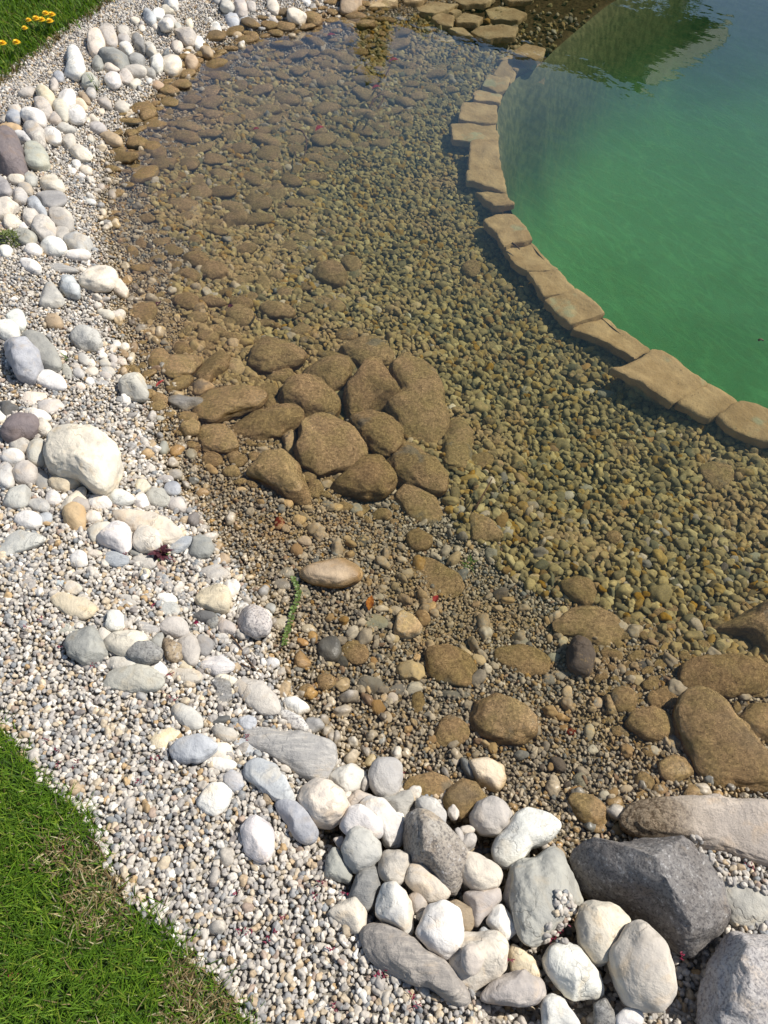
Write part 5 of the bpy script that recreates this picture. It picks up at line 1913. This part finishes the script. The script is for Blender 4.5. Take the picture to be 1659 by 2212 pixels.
# little pebbles lying on top of the big stones, dropped onto their real surface
off, VV, FF_ = 0, [], []
for w, F in BODIES:
    VV.append(w)
    FF_.append(F + off)
    off += len(w)
bvh = BVHTree.FromPolygons(np.concatenate(VV).tolist(), np.concatenate(FF_).tolist())
P3, S3 = [], []
for di, dr in enumerate(DRIFTS):
    w = poly_world(dr, 0.10)
    for rep in range(2):
        xs, ys = jitter_grid(w[:, 0].min(), w[:, 0].max(), w[:, 1].min(), w[:, 1].max(), 0.0125 if di < 2 else 0.028)
        ok = inside([tuple(q) for q in w], xs, ys)
        for x, y in zip(xs[ok], ys[ok]):
            hit = bvh.ray_cast(Vector((x, y, 1.0)), Vector((0, 0, -1)))
            if hit[0] is not None:
                P3.append((x, y, hit[0].z + 0.003 + 0.003 * rep))
                S3.append(random.uniform(0.0045, 0.0085))
        if di == 2:
            break
P3 = np.array(P3)
S3 = np.array(S3)
rots = np.stack([RNG.normal(0, .4, len(P3)), RNG.normal(0, .4, len(P3)), RNG.uniform(0, 6.28, len(P3))], -1)
pebble_cloud('gravel_on_boulders', P3, rots, np.repeat(S3[:, None], 3, 1), tints(len(P3)), MAT['gravel'], 0.72)

# ------------------------------------------------------------------ grass
def blades(name, x, y, z, h, w, lean, col, matl, segs=3):
    """bent tapering blades, one quad strip each, joined (nobody could count them)"""
    n = len(x)
    az = RNG.uniform(0, 2 * np.pi, n)
    dx, dy = np.cos(az), np.sin(az)
    px_, py_ = -dy, dx
    V = np.zeros((n, (segs + 1) * 2, 3))
    for k in range(segs + 1):
        t = k / segs
        ww = w * (1 - t ** 1.5) * 0.5 + 0.0002
        bx = x + dx * lean * h * t ** 1.7
        by = y + dy * lean * h * t ** 1.7
        bz = z + h * (t - 0.35 * lean * t * t)
        V[:, 2 * k] = np.stack([bx - px_ * ww, by - py_ * ww, bz], -1)
        V[:, 2 * k + 1] = np.stack([bx + px_ * ww, by + py_ * ww, bz], -1)
    m_ = (segs + 1) * 2
    base = (np.arange(n) * m_)[:, None]
    F = np.concatenate([np.stack([base[:, 0] + 2 * k, base[:, 0] + 2 * k + 1, base[:, 0] + 2 * k + 3, base[:, 0] + 2 * k + 2], -1) for k in range(segs)])
    o = link(name, V.reshape(-1, 3), F, matl)
    a = o.data.attributes.new('tint', 'FLOAT_COLOR', 'POINT')
    c4 = np.concatenate([np.repeat(col[:, None], m_, 1).reshape(-1, 3), np.ones((n * m_, 1))], 1)
    a.data.foreach_set('color', c4.astype(np.float32).ravel())
    return o


m, nt, out = new_mat('grass_blade')
at = N(nt, 'ShaderNodeAttribute', attribute_type='GEOMETRY', attribute_name='tint')
df = N(nt, 'ShaderNodeBsdfPrincipled')
nt.links.new(at.outputs['Color'], df.inputs['Base Color'])
df.inputs['Roughness'].default_value = 0.6
df.inputs['Specular IOR Level'].default_value = 0.2
tl_ = N(nt, 'ShaderNodeBsdfTranslucent')
nt.links.new(mixc(nt, 1.0, at.outputs['Color'], (1.5, 1.5, 0.6), 'MULTIPLY'), tl_.inputs['Color'])
mx = N(nt, 'ShaderNodeMixShader')
mx.inputs[0].default_value = 0.35
nt.links.new(df.outputs[0], mx.inputs[1])
nt.links.new(tl_.outputs[0], mx.inputs[2])
nt.links.new(mx.outputs[0], out.inputs[0])
MAT['grass'] = m
GREEN = np.array([(.085, .165, .012), (.12, .225, .016), (.055, .115, .010), (.18, .27, .022), (.25, .30, .045)])
STRAW = np.array([(.40, .31, .16), (.28, .20, .10), (.16, .11, .055), (.48, .42, .26)])


def lawn_points(poly, dens, x0, x1, y0, y1, fringe):
    n = int((x1 - x0) * (y1 - y0) * dens)
    x = RNG.uniform(x0, x1, n)
    y = RNG.uniform(y0, y1, n)
    ins = inside([tuple(q) for q in poly], x, y)
    d = dist_poly(poly, x, y) * np.where(ins, 1, -1)
    edge = d + 0.016 * fbm2(x, y, 9, 3, 2.0)
    keep = (edge > -fringe * RNG.random(n) ** 2) & in_view(x, y, 0.1, 200)
    return x[keep], y[keep], d[keep]


x, y, d = lawn_points(LAWN1, 62000, -1.5, 0.0, -0.1, 1.35, 0.02)
n = len(x)
dry = fbm2(x, y, 4.0, 3, 31.0)
spots = [(690, 840, 130), (400, 560, 80), (560, 640, 70), (1240, 1560, 100), (1200, 1350, 60), (1450, 1520, 70)]
dr = np.zeros(n)
for sx, sy, sr in spots:
    qx, qy = over('J', sx, sy)
    wx, wy = unproj(np.array([qx]), np.array([qy]), 0.1)
    dr = np.maximum(dr, 1.25 - np.hypot(x - wx[0], y - wy[0]) / (sr / 3 * 0.0016))
isdry = RNG.random(n) < np.clip(dr, 0, 0.72) + 0.05 + 0.15 * (dry > 0.35)
tall = RNG.random(n)
h = np.where(isdry, RNG.uniform(0.010, 0.028, n), RNG.uniform(0.014, 0.034, n)) * (0.8 + 0.35 * np.clip(fbm2(x, y, 7, 2, 5.), -1, 1))
h = np.where((tall > 0.985), h * 1.8, h)
colr = np.where(isdry[:, None], STRAW[RNG.integers(0, 4, n)], GREEN[RNG.choice(5, n, p=[.32, .3, .2, .13, .05])]) * RNG.uniform(0.75, 1.25, (n, 1))
o = blades('lawn_grass', x, y, ground_z(x, y) + 0.010 * smooth((d + 0.01) / 0.03) - 0.002, h, RNG.uniform(0.0014, 0.0030, n), RNG.uniform(0.4, 1.5, n), colr, MAT['grass'])
tag(o, kind='stuff')

x, y, d = lawn_points(LAWN2, 9500, -4.6, -0.6, 2.2, 7.0, 0.03)
n = len(x)
isdry = RNG.random(n) < np.clip(0.75 - d / 0.07, 0.03, 0.75)
colr = np.where(isdry[:, None], STRAW[RNG.integers(0, 3, n)] * 0.6, GREEN[RNG.choice(5, n, p=[.32, .3, .2, .13, .05])]) * RNG.uniform(0.8, 1.2, (n, 1))
o = blades('far_lawn_grass', x, y, ground_z(x, y) - 0.002, RNG.uniform(0.025, 0.055, n), RNG.uniform(0.004, 0.008, n), RNG.uniform(0.3, 1.2, n), colr, MAT['grass'], 2)
tag(o, kind='stuff')


# ------------------------------------------------------------------ small plants, leaves, flowers
def leafmat(name, c1, c2, rough=0.5):
    m, nt, out = new_mat(name)
    tc = N(nt, 'ShaderNodeTexCoord')
    n1 = noise_n(nt, tc.outputs['Object'], 160, 4, 0.6)
    finish(nt, out, mixc(nt, ramp(nt, n1, 0.35, 0.65), c1, c2), rough, [(n1, 0.4, 0.001)])
    return m


MAT['purple'] = leafmat('purple_leaf', (.035, .008, .014), (.09, .022, .03))
MAT['greenleaf'] = leafmat('green_leaf', (.045, .075, .015), (.13, .19, .035))
MAT['rustleaf'] = leafmat('rust_leaf', (.20, .05, .012), (.42, .17, .03))
MAT['redleaf'] = leafmat('red_leaf', (.16, .012, .012), (.34, .05, .04))
MAT['crimson'] = leafmat('crimson_petal', (.10, .005, .02), (.24, .015, .05))
MAT['yellow'] = leafmat('dandelion_petal', (.85, .46, .01), (.95, .62, .03))
MAT['twig'] = leafmat('twig_bark', (.06, .035, .02), (.14, .08, .045))
MAT['moss'] = leafmat('moss_green', (.05, .08, .015), (.16, .19, .04))


def leaf(vs, fs, p, az, length, width, up=0.5, bend=0.4, cup=0.15):
    """one leaf with a folded midrib, widest a third of the way along"""
    i = len(vs)
    d = np.array([math.cos(az), math.sin(az), 0])
    s = np.array([-math.sin(az), math.cos(az), 0])
    zz = np.array([0, 0, 1.0])
    prof = [(0, .10), (.2, .75), (.42, 1), (.7, .7), (1, .04)]
    for t, w in prof:
        c = np.array(p) + d * length * t + zz * length * (up * t - bend * t * t)
        vs += [c - s * width * w / 2 + zz * width * cup * w, c, c + s * width * w / 2 + zz * width * cup * w]
    for k in range(4):
        a = i + 3 * k
        fs += [(a, a + 1, a + 4, a + 3), (a + 1, a + 2, a + 5, a + 4)]


def tube(vs, fs, pts, r0, r1, sides=6):
    i = len(vs)
    n = len(pts)
    pts = [np.array(p, float) for p in pts]
    for k, p in enumerate(pts):
        t = pts[min(k + 1, n - 1)] - pts[max(k - 1, 0)]
        t = t / (np.linalg.norm(t) + 1e-9)
        a = np.cross(t, [0.3, 0.2, 0.93] if abs(t[2]) < 0.9 else [1, 0, 0])
        a /= np.linalg.norm(a)
        b = np.cross(t, a)
        r = r0 + (r1 - r0) * k / (n - 1)
        for j in range(sides):
            th = 2 * math.pi * j / sides
            vs.append(p + r * (a * math.cos(th) + b * math.sin(th)))
    for k in range(n - 1):
        for j in range(sides):
            q = (j + 1) % sides
            fs.append((i + k * sides + j, i + k * sides + q, i + (k + 1) * sides + q, i + (k + 1) * sides + j))
    fs.append(tuple(range(i, i + sides))[::-1])
    fs.append(tuple(range(i + (n - 1) * sides, i + n * sides)))


def at_px(tile, x, y, z=None, dz=0.0):
    px, py = over(tile, x, y)
    zz = 0.0
    if z is None:
        for _ in range(4):
            a, b = unproj(np.array([px]), np.array([py]), zz)
            zz = float(ground_z(a, b)[0]) + dz
    else:
        zz = z
    a, b = unproj(np.array([px]), np.array([py]), zz)
    return np.array([a[0], b[0], zz])


def mesh_part(name, vs, fs, mat, root):
    o = link(name, np.array(vs) - np.array(root.location), fs, mat, parent=root)
    return o


# purple-leaved seedling
p = at_px('G', 1045, 275, dz=0.008)
root = empty('seedling', tuple(p))
vs, fs = [], []
for k in range(13):
    leaf(vs, fs, p + np.array([0, 0, 0.003 * (k % 5)]), k * 2.4, random.uniform(.022, .036), random.uniform(.010, .016), up=random.uniform(.3, 1.3), bend=.5)
mesh_part('leaves', vs, fs, MAT['purple'], root)
vs, fs = [], []
for k in range(5):
    leaf(vs, fs, p, k * 1.9 + .7, .020, .011, up=.1, bend=.2)
mesh_part('lower_leaves', vs, fs, MAT['greenleaf'], root)
vs, fs = [], []
tube(vs, fs, [p - [0, 0, .01], p + [0.002, 0, .012], p + [0, 0.002, .026]], .0018, .001)
mesh_part('stem', vs, fs, MAT['twig'], root)
tag(root, 'little dark purple-leaved seedling beside the blue slate chunk', 'plant')

# creeping sprig at the water edge
root = empty('creeping_sprig', tuple(at_px('H', 240, 470, dz=.008)))
line = [at_px('H', *q, dz=.014) for q in ((240, 430), (262, 480), (283, 520), (262, 580), (238, 640), (226, 700), (205, 770), (190, 820), (178, 875))]
vs, fs = [], []
tube(vs, fs, line, .0016, .0010)
mesh_part('stem', vs, fs, MAT['twig'], root)
vs, fs = [], []
for k in range(len(line) - 1):
    for t in np.linspace(0, 1, 4, endpoint=False):
        q = line[k] * (1 - t) + line[k + 1] * t
        for sgn in (-1, 1):
            leaf(vs, fs, q + [0, 0, .001], (0 if sgn > 0 else math.pi) + random.uniform(-.7, .7), random.uniform(.006, .011), random.uniform(.006, .009), up=random.uniform(.1, .8), bend=.3)
mesh_part('leaves', vs, fs, MAT['greenleaf'], root)
tag(root, 'creeping green sprig with round paired leaves lying across the waterline', 'plant')


def blade_plant(name, tile, x, y, n_, hmin, hmax, w, spread, mat, label, cat='plant', z=None, dz=0.0):
    p = at_px(tile, x, y, z, dz)
    root = empty(name, tuple(p))
    for k in range(n_):
        vs, fs = [], []
        az = random.uniform(0, 6.28)
        leaf(vs, fs, p + np.array([random.gauss(0, .004), random.gauss(0, .004), 0]), az, random.uniform(.3, 1) * spread, w, up=random.uniform(hmin, hmax) / spread, bend=0.3, cup=0.2)
        mesh_part('blade', vs, fs, mat, root)
    tag(root, label, cat)
    return root


blade_plant('grass_tuft', 'A', 640, 600, 7, .10, .20, .005, .06, MAT['greenleaf'], 'thin dark green grass tuft sprouting among the far bank stones')
blade_plant('grass_tuft', 'D', 455, 680, 5, .03, .05, .006, .03, MAT['greenleaf'], 'tiny green shoot beside the veined grey-white boulder')
blade_plant('grass_tuft', 'A', 420, 1215, 4, .06, .10, .003, .03, MAT['twig'], 'dry dark stalks standing right of the cream grey-veined stone')
blade_plant('grass_tuft', 'A', 640, 1090, 4, .10, .16, .003, .05, MAT['twig'], 'dark stalks rising from the wet gravel by the left shallows')
blade_plant('grass_tuft', 'A', 725, 700, 3, .04, .07, .003, .02, MAT['twig'], 'short dark stalk beside the brown-ringed far waterline stone')
blade_plant('algae_tuft', 'H', 1385, 340, 22, .01, .03, .003, .035, MAT['greenleaf'], 'bright green algae tuft growing under water beside the silt drift', 'algae')
p = at_px('A', 55, 1570)
root = empty('moss_clump', tuple(p))
vs, fs = [], []
for k in range(420):
    a, r_ = random.uniform(0, 6.28), random.random() ** .6
    leaf(vs, fs, p + np.array([math.cos(a) * r_ * .055, math.sin(a) * r_ * .05, .03 * (1 - r_ ** 2)]), random.uniform(0, 6.28), random.uniform(.008, .016), .004, up=random.uniform(.3, 1.2), bend=.3)
mesh_part('fronds', vs, fs, MAT['moss'], root)
tag(root, 'mossy green clump between stones at the left edge of the photo', 'moss')


def single_leaf(tile, x, y, az, L_, W_, mat, label, z=None, up=.5, dz=.01, name='fallen_leaf'):
    p = at_px(tile, x, y, z, dz)
    vs, fs = [], []
    leaf(vs, fs, p, az, L_, W_, up=up, bend=.35, cup=.3)
    o = link(name, np.array(vs), fs, MAT[mat], origin=p)
    tag(o, label, 'leaf')


single_leaf('H', 732, 640, R(80), .038, .021, 'rustleaf', 'rust-orange curled leaf standing in the shallows by the speckled granite stone', up=.6)
single_leaf('H', 1150, 590, R(60), .024, .016, 'redleaf', 'dark red crumpled leaf right of the speckled granite stone')
single_leaf('A', 1659 - 20, 0 + 845 * 1, R(10), .03, .02, 'redleaf', 'small red leaf under water at the left end of the far twigs', z=-.05)
single_leaf('B', 455, 238, R(0), .05, .025, 'redleaf', 'red leaf floating under the blue sky reflection near the top', z=-.02)
single_leaf('B', 860, 402, R(5), .05, .028, 'redleaf', 'red leaf at the tip of the longest far twig', z=-.02)
single_leaf('B', 750, 578, R(15), .045, .025, 'redleaf', 'faint red leaf left of the longest far twig', z=-.05)
single_leaf('B', 385, 850, R(30), .045, .030, 'redleaf', 'blurred reddish leaf in the middle of the far shallows', z=-.05)
single_leaf('D', 1015, 325, R(60), .024, .018, 'purple', 'dark purple leaf on the flat silted stone by the left shore', z=-.02)
single_leaf('D', 1480, 340, R(40), .022, .018, 'purple', 'dark purple leaf on the orange silted cobble', z=-.05)
single_leaf('D', 1010, 850, R(50), .035, .010, 'redleaf', 'wine-red leaf caught between the silted boulders and the white-topped wedge', dz=.02)
single_leaf('G', 1255, 720, R(0), .012, .010, 'crimson', 'crimson scrap on the split dark stone of the middle cluster', dz=.03)


def twig(tile, pts, r0, label, dz=.02, z=None, mat='twig'):
    line = [at_px(tile, *q, z, dz) for q in pts]
    c = line[0]
    vs, fs = [], []
    tube(vs, fs, line, r0, r0 * .5)
    o = link('twig', np.array(vs), fs, MAT[mat], origin=c)
    tag(o, label, 'twig')


twig('B', [(830, 505), (855, 460), (875, 410)], .004, 'straight dark twig ending in a red leaf in the far shallows', z=-.03)
twig('B', [(735, 700), (765, 640), (800, 615), (830, 610)], .004, 'bent dark twig below the faint red leaf', z=-.04)
twig('B', [(790, 700), (815, 665), (830, 630)], .004, 'short dark twig next to the bent one', z=-.04)
twig('B', [(250, 835), (300, 850), (328, 900), (325, 960), (312, 1010)], .004, 'long curved dark twig over the far cobbles', z=-.03)
twig('B', [(252, 985), (262, 1020), (290, 1030)], .0035, 'little hooked twig beside the long curved one', z=-.04)
twig('E', [(1420, 1640), (1470, 1550), (1530, 1442)], .0030, 'thin reddish brown stalk slanting over the pebbles right of the heap', z=-.05)
twig('G', [(1500, 800), (1560, 880), (1610, 960), (1659, 1020)], .0022, 'dry root strand on the gravel below the speckled white egg', dz=.01)
twig('G', [(1560, 980), (1600, 1000), (1650, 1010)], .0018, 'thin dry strand crossing the root strand', dz=.01)
twig('C', [(0, 1575), (25, 1590), (50, 1615)], .004, 'little dark debris sprig on the pool rim', z=-.09)
twig('F', [(1598, 545), (1615, 540), (1632, 548)], .004, 'tiny dark debris floating over the green pool', z=-.002)
twig('J', [(560, 440), (640, 500), (680, 590)], .0016, 'pale straw stalk at the lawn edge', dz=.03)
twig('J', [(1060, 900), (1090, 820), (1115, 760)], .0012, 'thin dry straw lying out on the gravel', dz=.02)

# crimson maple flowers scattered over the gravel
PET = [('J', 1530, 805), ('J', 1560, 1045), ('J', 1610, 1060), ('J', 405, 540), ('J', 85, 1340), ('J', 905, 85), ('J', 240, 310), ('G', 595, 992), ('G', 378, 872), ('G', 1110, 1055),
       ('G', 1135, 1210), ('G', 310, 1480), ('G', 352, 1557), ('G', 490, 1620), ('G', 820, 270), ('G', 985, 608), ('G', 1265, 722), ('G', 1110, 305), ('G', 1600, 1455), ('G', 1000, 1600),
       ('G', 380, 1640), ('K', 180, 970), ('K', 420, 745), ('K', 380, 835), ('K', 65, 1120), ('K', 490, 1180), ('K', 785, 1345), ('K', 830, 1335), ('K', 1020, 1470), ('K', 1050, 1530),
       ('K', 510, 1550), ('K', 570, 815), ('K', 120, 1050), ('K', 955, 45), ('K', 1650, 1245), ('L', 365, 890), ('L', 320, 1030), ('L', 300, 1045), ('L', 250, 1110), ('L', 1550, 635), ('L', 1080, 1210),
       ('L', 235, 1100), ('L', 345, 1010), ('G', 270, 690), ('G', 170, 740)]
vs, fs = [], []
for t, x_, y_ in PET:
    p = at_px(t, x_, y_, dz=.012)
    hit = bvh.ray_cast(Vector((p[0], p[1], 1.0)), Vector((0, 0, -1)))
    if hit[0] is not None and hit[0].z > p[2]:
        p = at_px(t, x_, y_, z=hit[0].z + .006)
    for k in range(6):
        leaf(vs, fs, p + np.array([random.gauss(0, .003), random.gauss(0, .003), .001]), random.uniform(0, 6.28), random.uniform(.004, .008), .0020, up=random.uniform(0, .9), bend=.3)
tag(link('maple_flowers', np.array(vs), fs, MAT['crimson']), kind='stuff')

# dandelions in the far lawn
DAN = [(185, 130, 'small dandelion at the left of the yellow dandelion clump'), (233, 120, 'dandelion second from the left in the yellow clump'),
       (270, 128, 'dandelion in the middle of the yellow clump, lowest of its row'), (296, 88, 'dandelion topmost in the yellow clump'),
       (335, 95, 'dandelion at the upper right of the yellow clump'), (322, 136, 'dandelion at the lower right of the yellow clump'),
       (160, 182, 'faint half-open dandelion below the yellow clump'), (16, 280, 'dandelion at the very left edge of the photo'), (106, 274, 'single dandelion nearer the gravel than the edge one')]
for x_, y_, lab in DAN:
    p = at_px('A', x_, y_, z=0.17)
    g0 = np.array([p[0], p[1], float(ground_z(p[:1], p[1:2])[0])])
    root = empty('dandelion', tuple(g0))
    vs, fs = [], []
    tube(vs, fs, [g0, (g0 + p) / 2 + [.004, 0, 0], p], .003, .002)
    mesh_part('stem', vs, fs, MAT['greenleaf'], root)
    vs, fs = [], []
    s_ = .016 if 'faint' in lab or 'small' in lab else .021
    for ring, (cnt, up, ln) in enumerate(((22, .15, 1), (18, .5, .8), (12, 1.0, .55))):
        for k in range(cnt):
            leaf(vs, fs, p + np.array([0, 0, .001 * ring]), k * 6.283 / cnt + ring, ln * s_, s_ * .22, up=up, bend=.25)
    mesh_part('flower_head', vs, fs, MAT['yellow'], root)
    tag(root, lab, 'flower', 'dandelions in the far lawn')

# ------------------------------------------------------------------ what the water mirrors: bathing hut and trees on the far bank
def box(name, c, ux, uy, sx, sy, z0, z1, mat, root, bev=0.006):
    import bmesh
    bm = bmesh.new()
    bmesh.ops.create_cube(bm, size=1.0)
    for v in bm.verts:
        q = np.array([c[0], c[1]]) + np.array(ux) * v.co.x * sx + np.array(uy) * v.co.y * sy
        v.co = (q[0] - root.location.x, q[1] - root.location.y, (z0 + z1) / 2 + v.co.z * (z1 - z0) - root.location.z)
    bmesh.ops.bevel(bm, geom=bm.edges[:], offset=bev, segments=1, affect='EDGES')
    bmesh.ops.recalc_face_normals(bm, faces=bm.faces[:])
    me = bpy.data.meshes.new(name)
    bm.to_mesh(me)
    bm.free()
    me.materials.append(mat)
    o = bpy.data.objects.new(name, me)
    COL.objects.link(o)
    o.parent = root
    return o


wood_d = simple('dark_stained_wood', (.030, .022, .015), .7, .3, 14, .3)
wood_l = simple('pale_fascia_board', (.42, .41, .38), .6, .12, 10, .2)
roofm = simple('roof_sheet', (.16, .10, .07), .7, .2, 8, .3)
deckm = simple('weathered_deck', (.33, .27, .20), .7, .2, 16, .3)
P1 = np.array([2.90, 9.07])
ea = np.array([-0.795, 0.607])
nb = np.array([0.69, 0.7238])
gh = 0.16
root = empty('bathing_hut', (P1[0], P1[1], gh))
Lr, Wr = 6.4, 1.84
cc = P1 + ea * Lr / 2 + nb * Wr / 2
box('roof', cc, ea, nb, Lr, Wr, 2.12, 2.30, roofm, root, .01)
for k in range(9):
    box('rafter', P1 + ea * (0.25 + k * 0.72) + nb * Wr / 2, ea, nb, 0.07, Wr - 0.1, 2.03, 2.118, wood_d, root)
box('fascia', P1 - ea * 0.018 + nb * Wr / 2, ea, nb, 0.03, Wr + 0.05, 2.06, 2.31, wood_l, root)
box('gutter', P1 + ea * Lr / 2 - nb * 0.035, ea, nb, Lr, 0.06, 2.2, 2.27, wood_d, root, .015)
for k in range(8):
    box('gutter_bracket', P1 + ea * (0.5 + k * 0.75) - nb * 0.073, ea, nb, 0.02, 0.012, 2.17, 2.29, wood_l, root, .002)
for k, dd in enumerate((0.62, 1.42)):
    q = P1 + ea * dd + nb * (Wr - 0.12)
    box('post', q, ea, nb, 0.15, 0.15, gh - .1, 2.03, wood_d, root)
wc = P1 + ea * (1.42 + 2.4) + nb * (Wr + 0.35)
box('wall', wc, ea, nb, 4.7, 1.5, gh - .1, 2.03, wood_d, root)
for k in range(26):
    box('cladding_board', P1 + ea * (1.56 + k * 0.18) + nb * (Wr - 0.412), ea, nb, 0.165, 0.02, gh, 2.02, wood_d, root, .004)
box('deck', P1 + ea * 3.0 + nb * 0.7, ea, nb, 7.0, 2.2, gh - .15, gh + .02, deckm, root)
tag(root, 'dark wooden bathing hut with a flat roof and pale fascia, mirrored in the pond', 'hut')

m, nt, out = new_mat('tree_leaf')
oi = N(nt, 'ShaderNodeObjectInfo')
g, s = world_pos(nt)
n1 = noise_n(nt, g.outputs['Position'], 3.0, 3, 0.6)
cA = mixc(nt, ramp(nt, n1, 0.35, 0.65), mixc(nt, 1.0, oi.outputs['Color'], (0.6, 0.65, 0.6), 'MULTIPLY'), oi.outputs['Color'])
finish(nt, out, cA, 0.6, [])
MAT['tree'] = m


def tree(name, x, y, h, cr, cb, col, label, nleaf, ls, seed):
    rs = np.random.default_rng(seed)
    z0 = 0.14
    root = empty(name, (x, y, z0))
    vs, fs = [], []
    tr_ = [np.array([x + rs.normal() * .03 * k, y + rs.normal() * .03 * k, z0 - .1 + (h * .9) * k / 6]) for k in range(7)]
    tube(vs, fs, tr_, .03 + h * .014, .02, 8)
    for k in range(12):
        b = tr_[2 + k % 4]
        a = rs.uniform(0, 6.28)
        e = b + np.array([math.cos(a) * cr * .8, math.sin(a) * cr * .8, h * .22])
        tube(vs, fs, [b, (b + e) / 2 + [0, 0, -.05], e], .03, .008, 5)
    mesh_part('trunk', vs, fs, MAT['twig'], root)
    nc = 26
    cz = rs.uniform(cb, h, nc)
    ca = rs.uniform(0, 6.28, nc)
    t = (cz - cb) / (h - cb)
    crad = cr * np.sin(np.clip(.25 + t * .75, 0, 1) * np.pi) ** .6 * rs.uniform(.3, .95, nc)
    cl = np.stack([x + crad * np.cos(ca), y + crad * np.sin(ca), cz + z0], -1)
    ci = rs.integers(0, nc, nleaf)
    pos = cl[ci] + rs.normal(size=(nleaf, 3)) * cr * 0.22
    u = rs.normal(size=(nleaf, 3))
    u /= np.linalg.norm(u, axis=1)[:, None]
    w_ = np.cross(u, rs.normal(size=(nleaf, 3)))
    w_ /= np.linalg.norm(w_, axis=1)[:, None]
    q = np.stack([pos - u * ls, pos + w_ * ls * .45, pos + u * ls, pos - w_ * ls * .45], 1).reshape(-1, 3)
    F = np.arange(nleaf * 4).reshape(-1, 4)
    o = link('crown', q - np.array([x, y, z0]), F, MAT['tree'], parent=root, smooth_=False)
    o.color = (*col, 1)
    tag(root, label, 'tree')


tree('garden_tree', 5.3, 16.0, 3.9, .62, 1.6, (.12, .17, .03), 'loose green garden tree mirrored beside the hut roof', 1300, .06, 1)
tree('slim_shrub', -0.13, 8.9, 1.95, .26, .2, (.30, .30, .05), 'slim yellow-green shrub mirrored in the far shallows', 1500, .045, 3)
tree('slim_shrub', 0.45, 9.3, 1.6, .22, .2, (.10, .16, .05), 'smaller dark green shrub mirrored right of the yellow-green one', 1200, .045, 4)
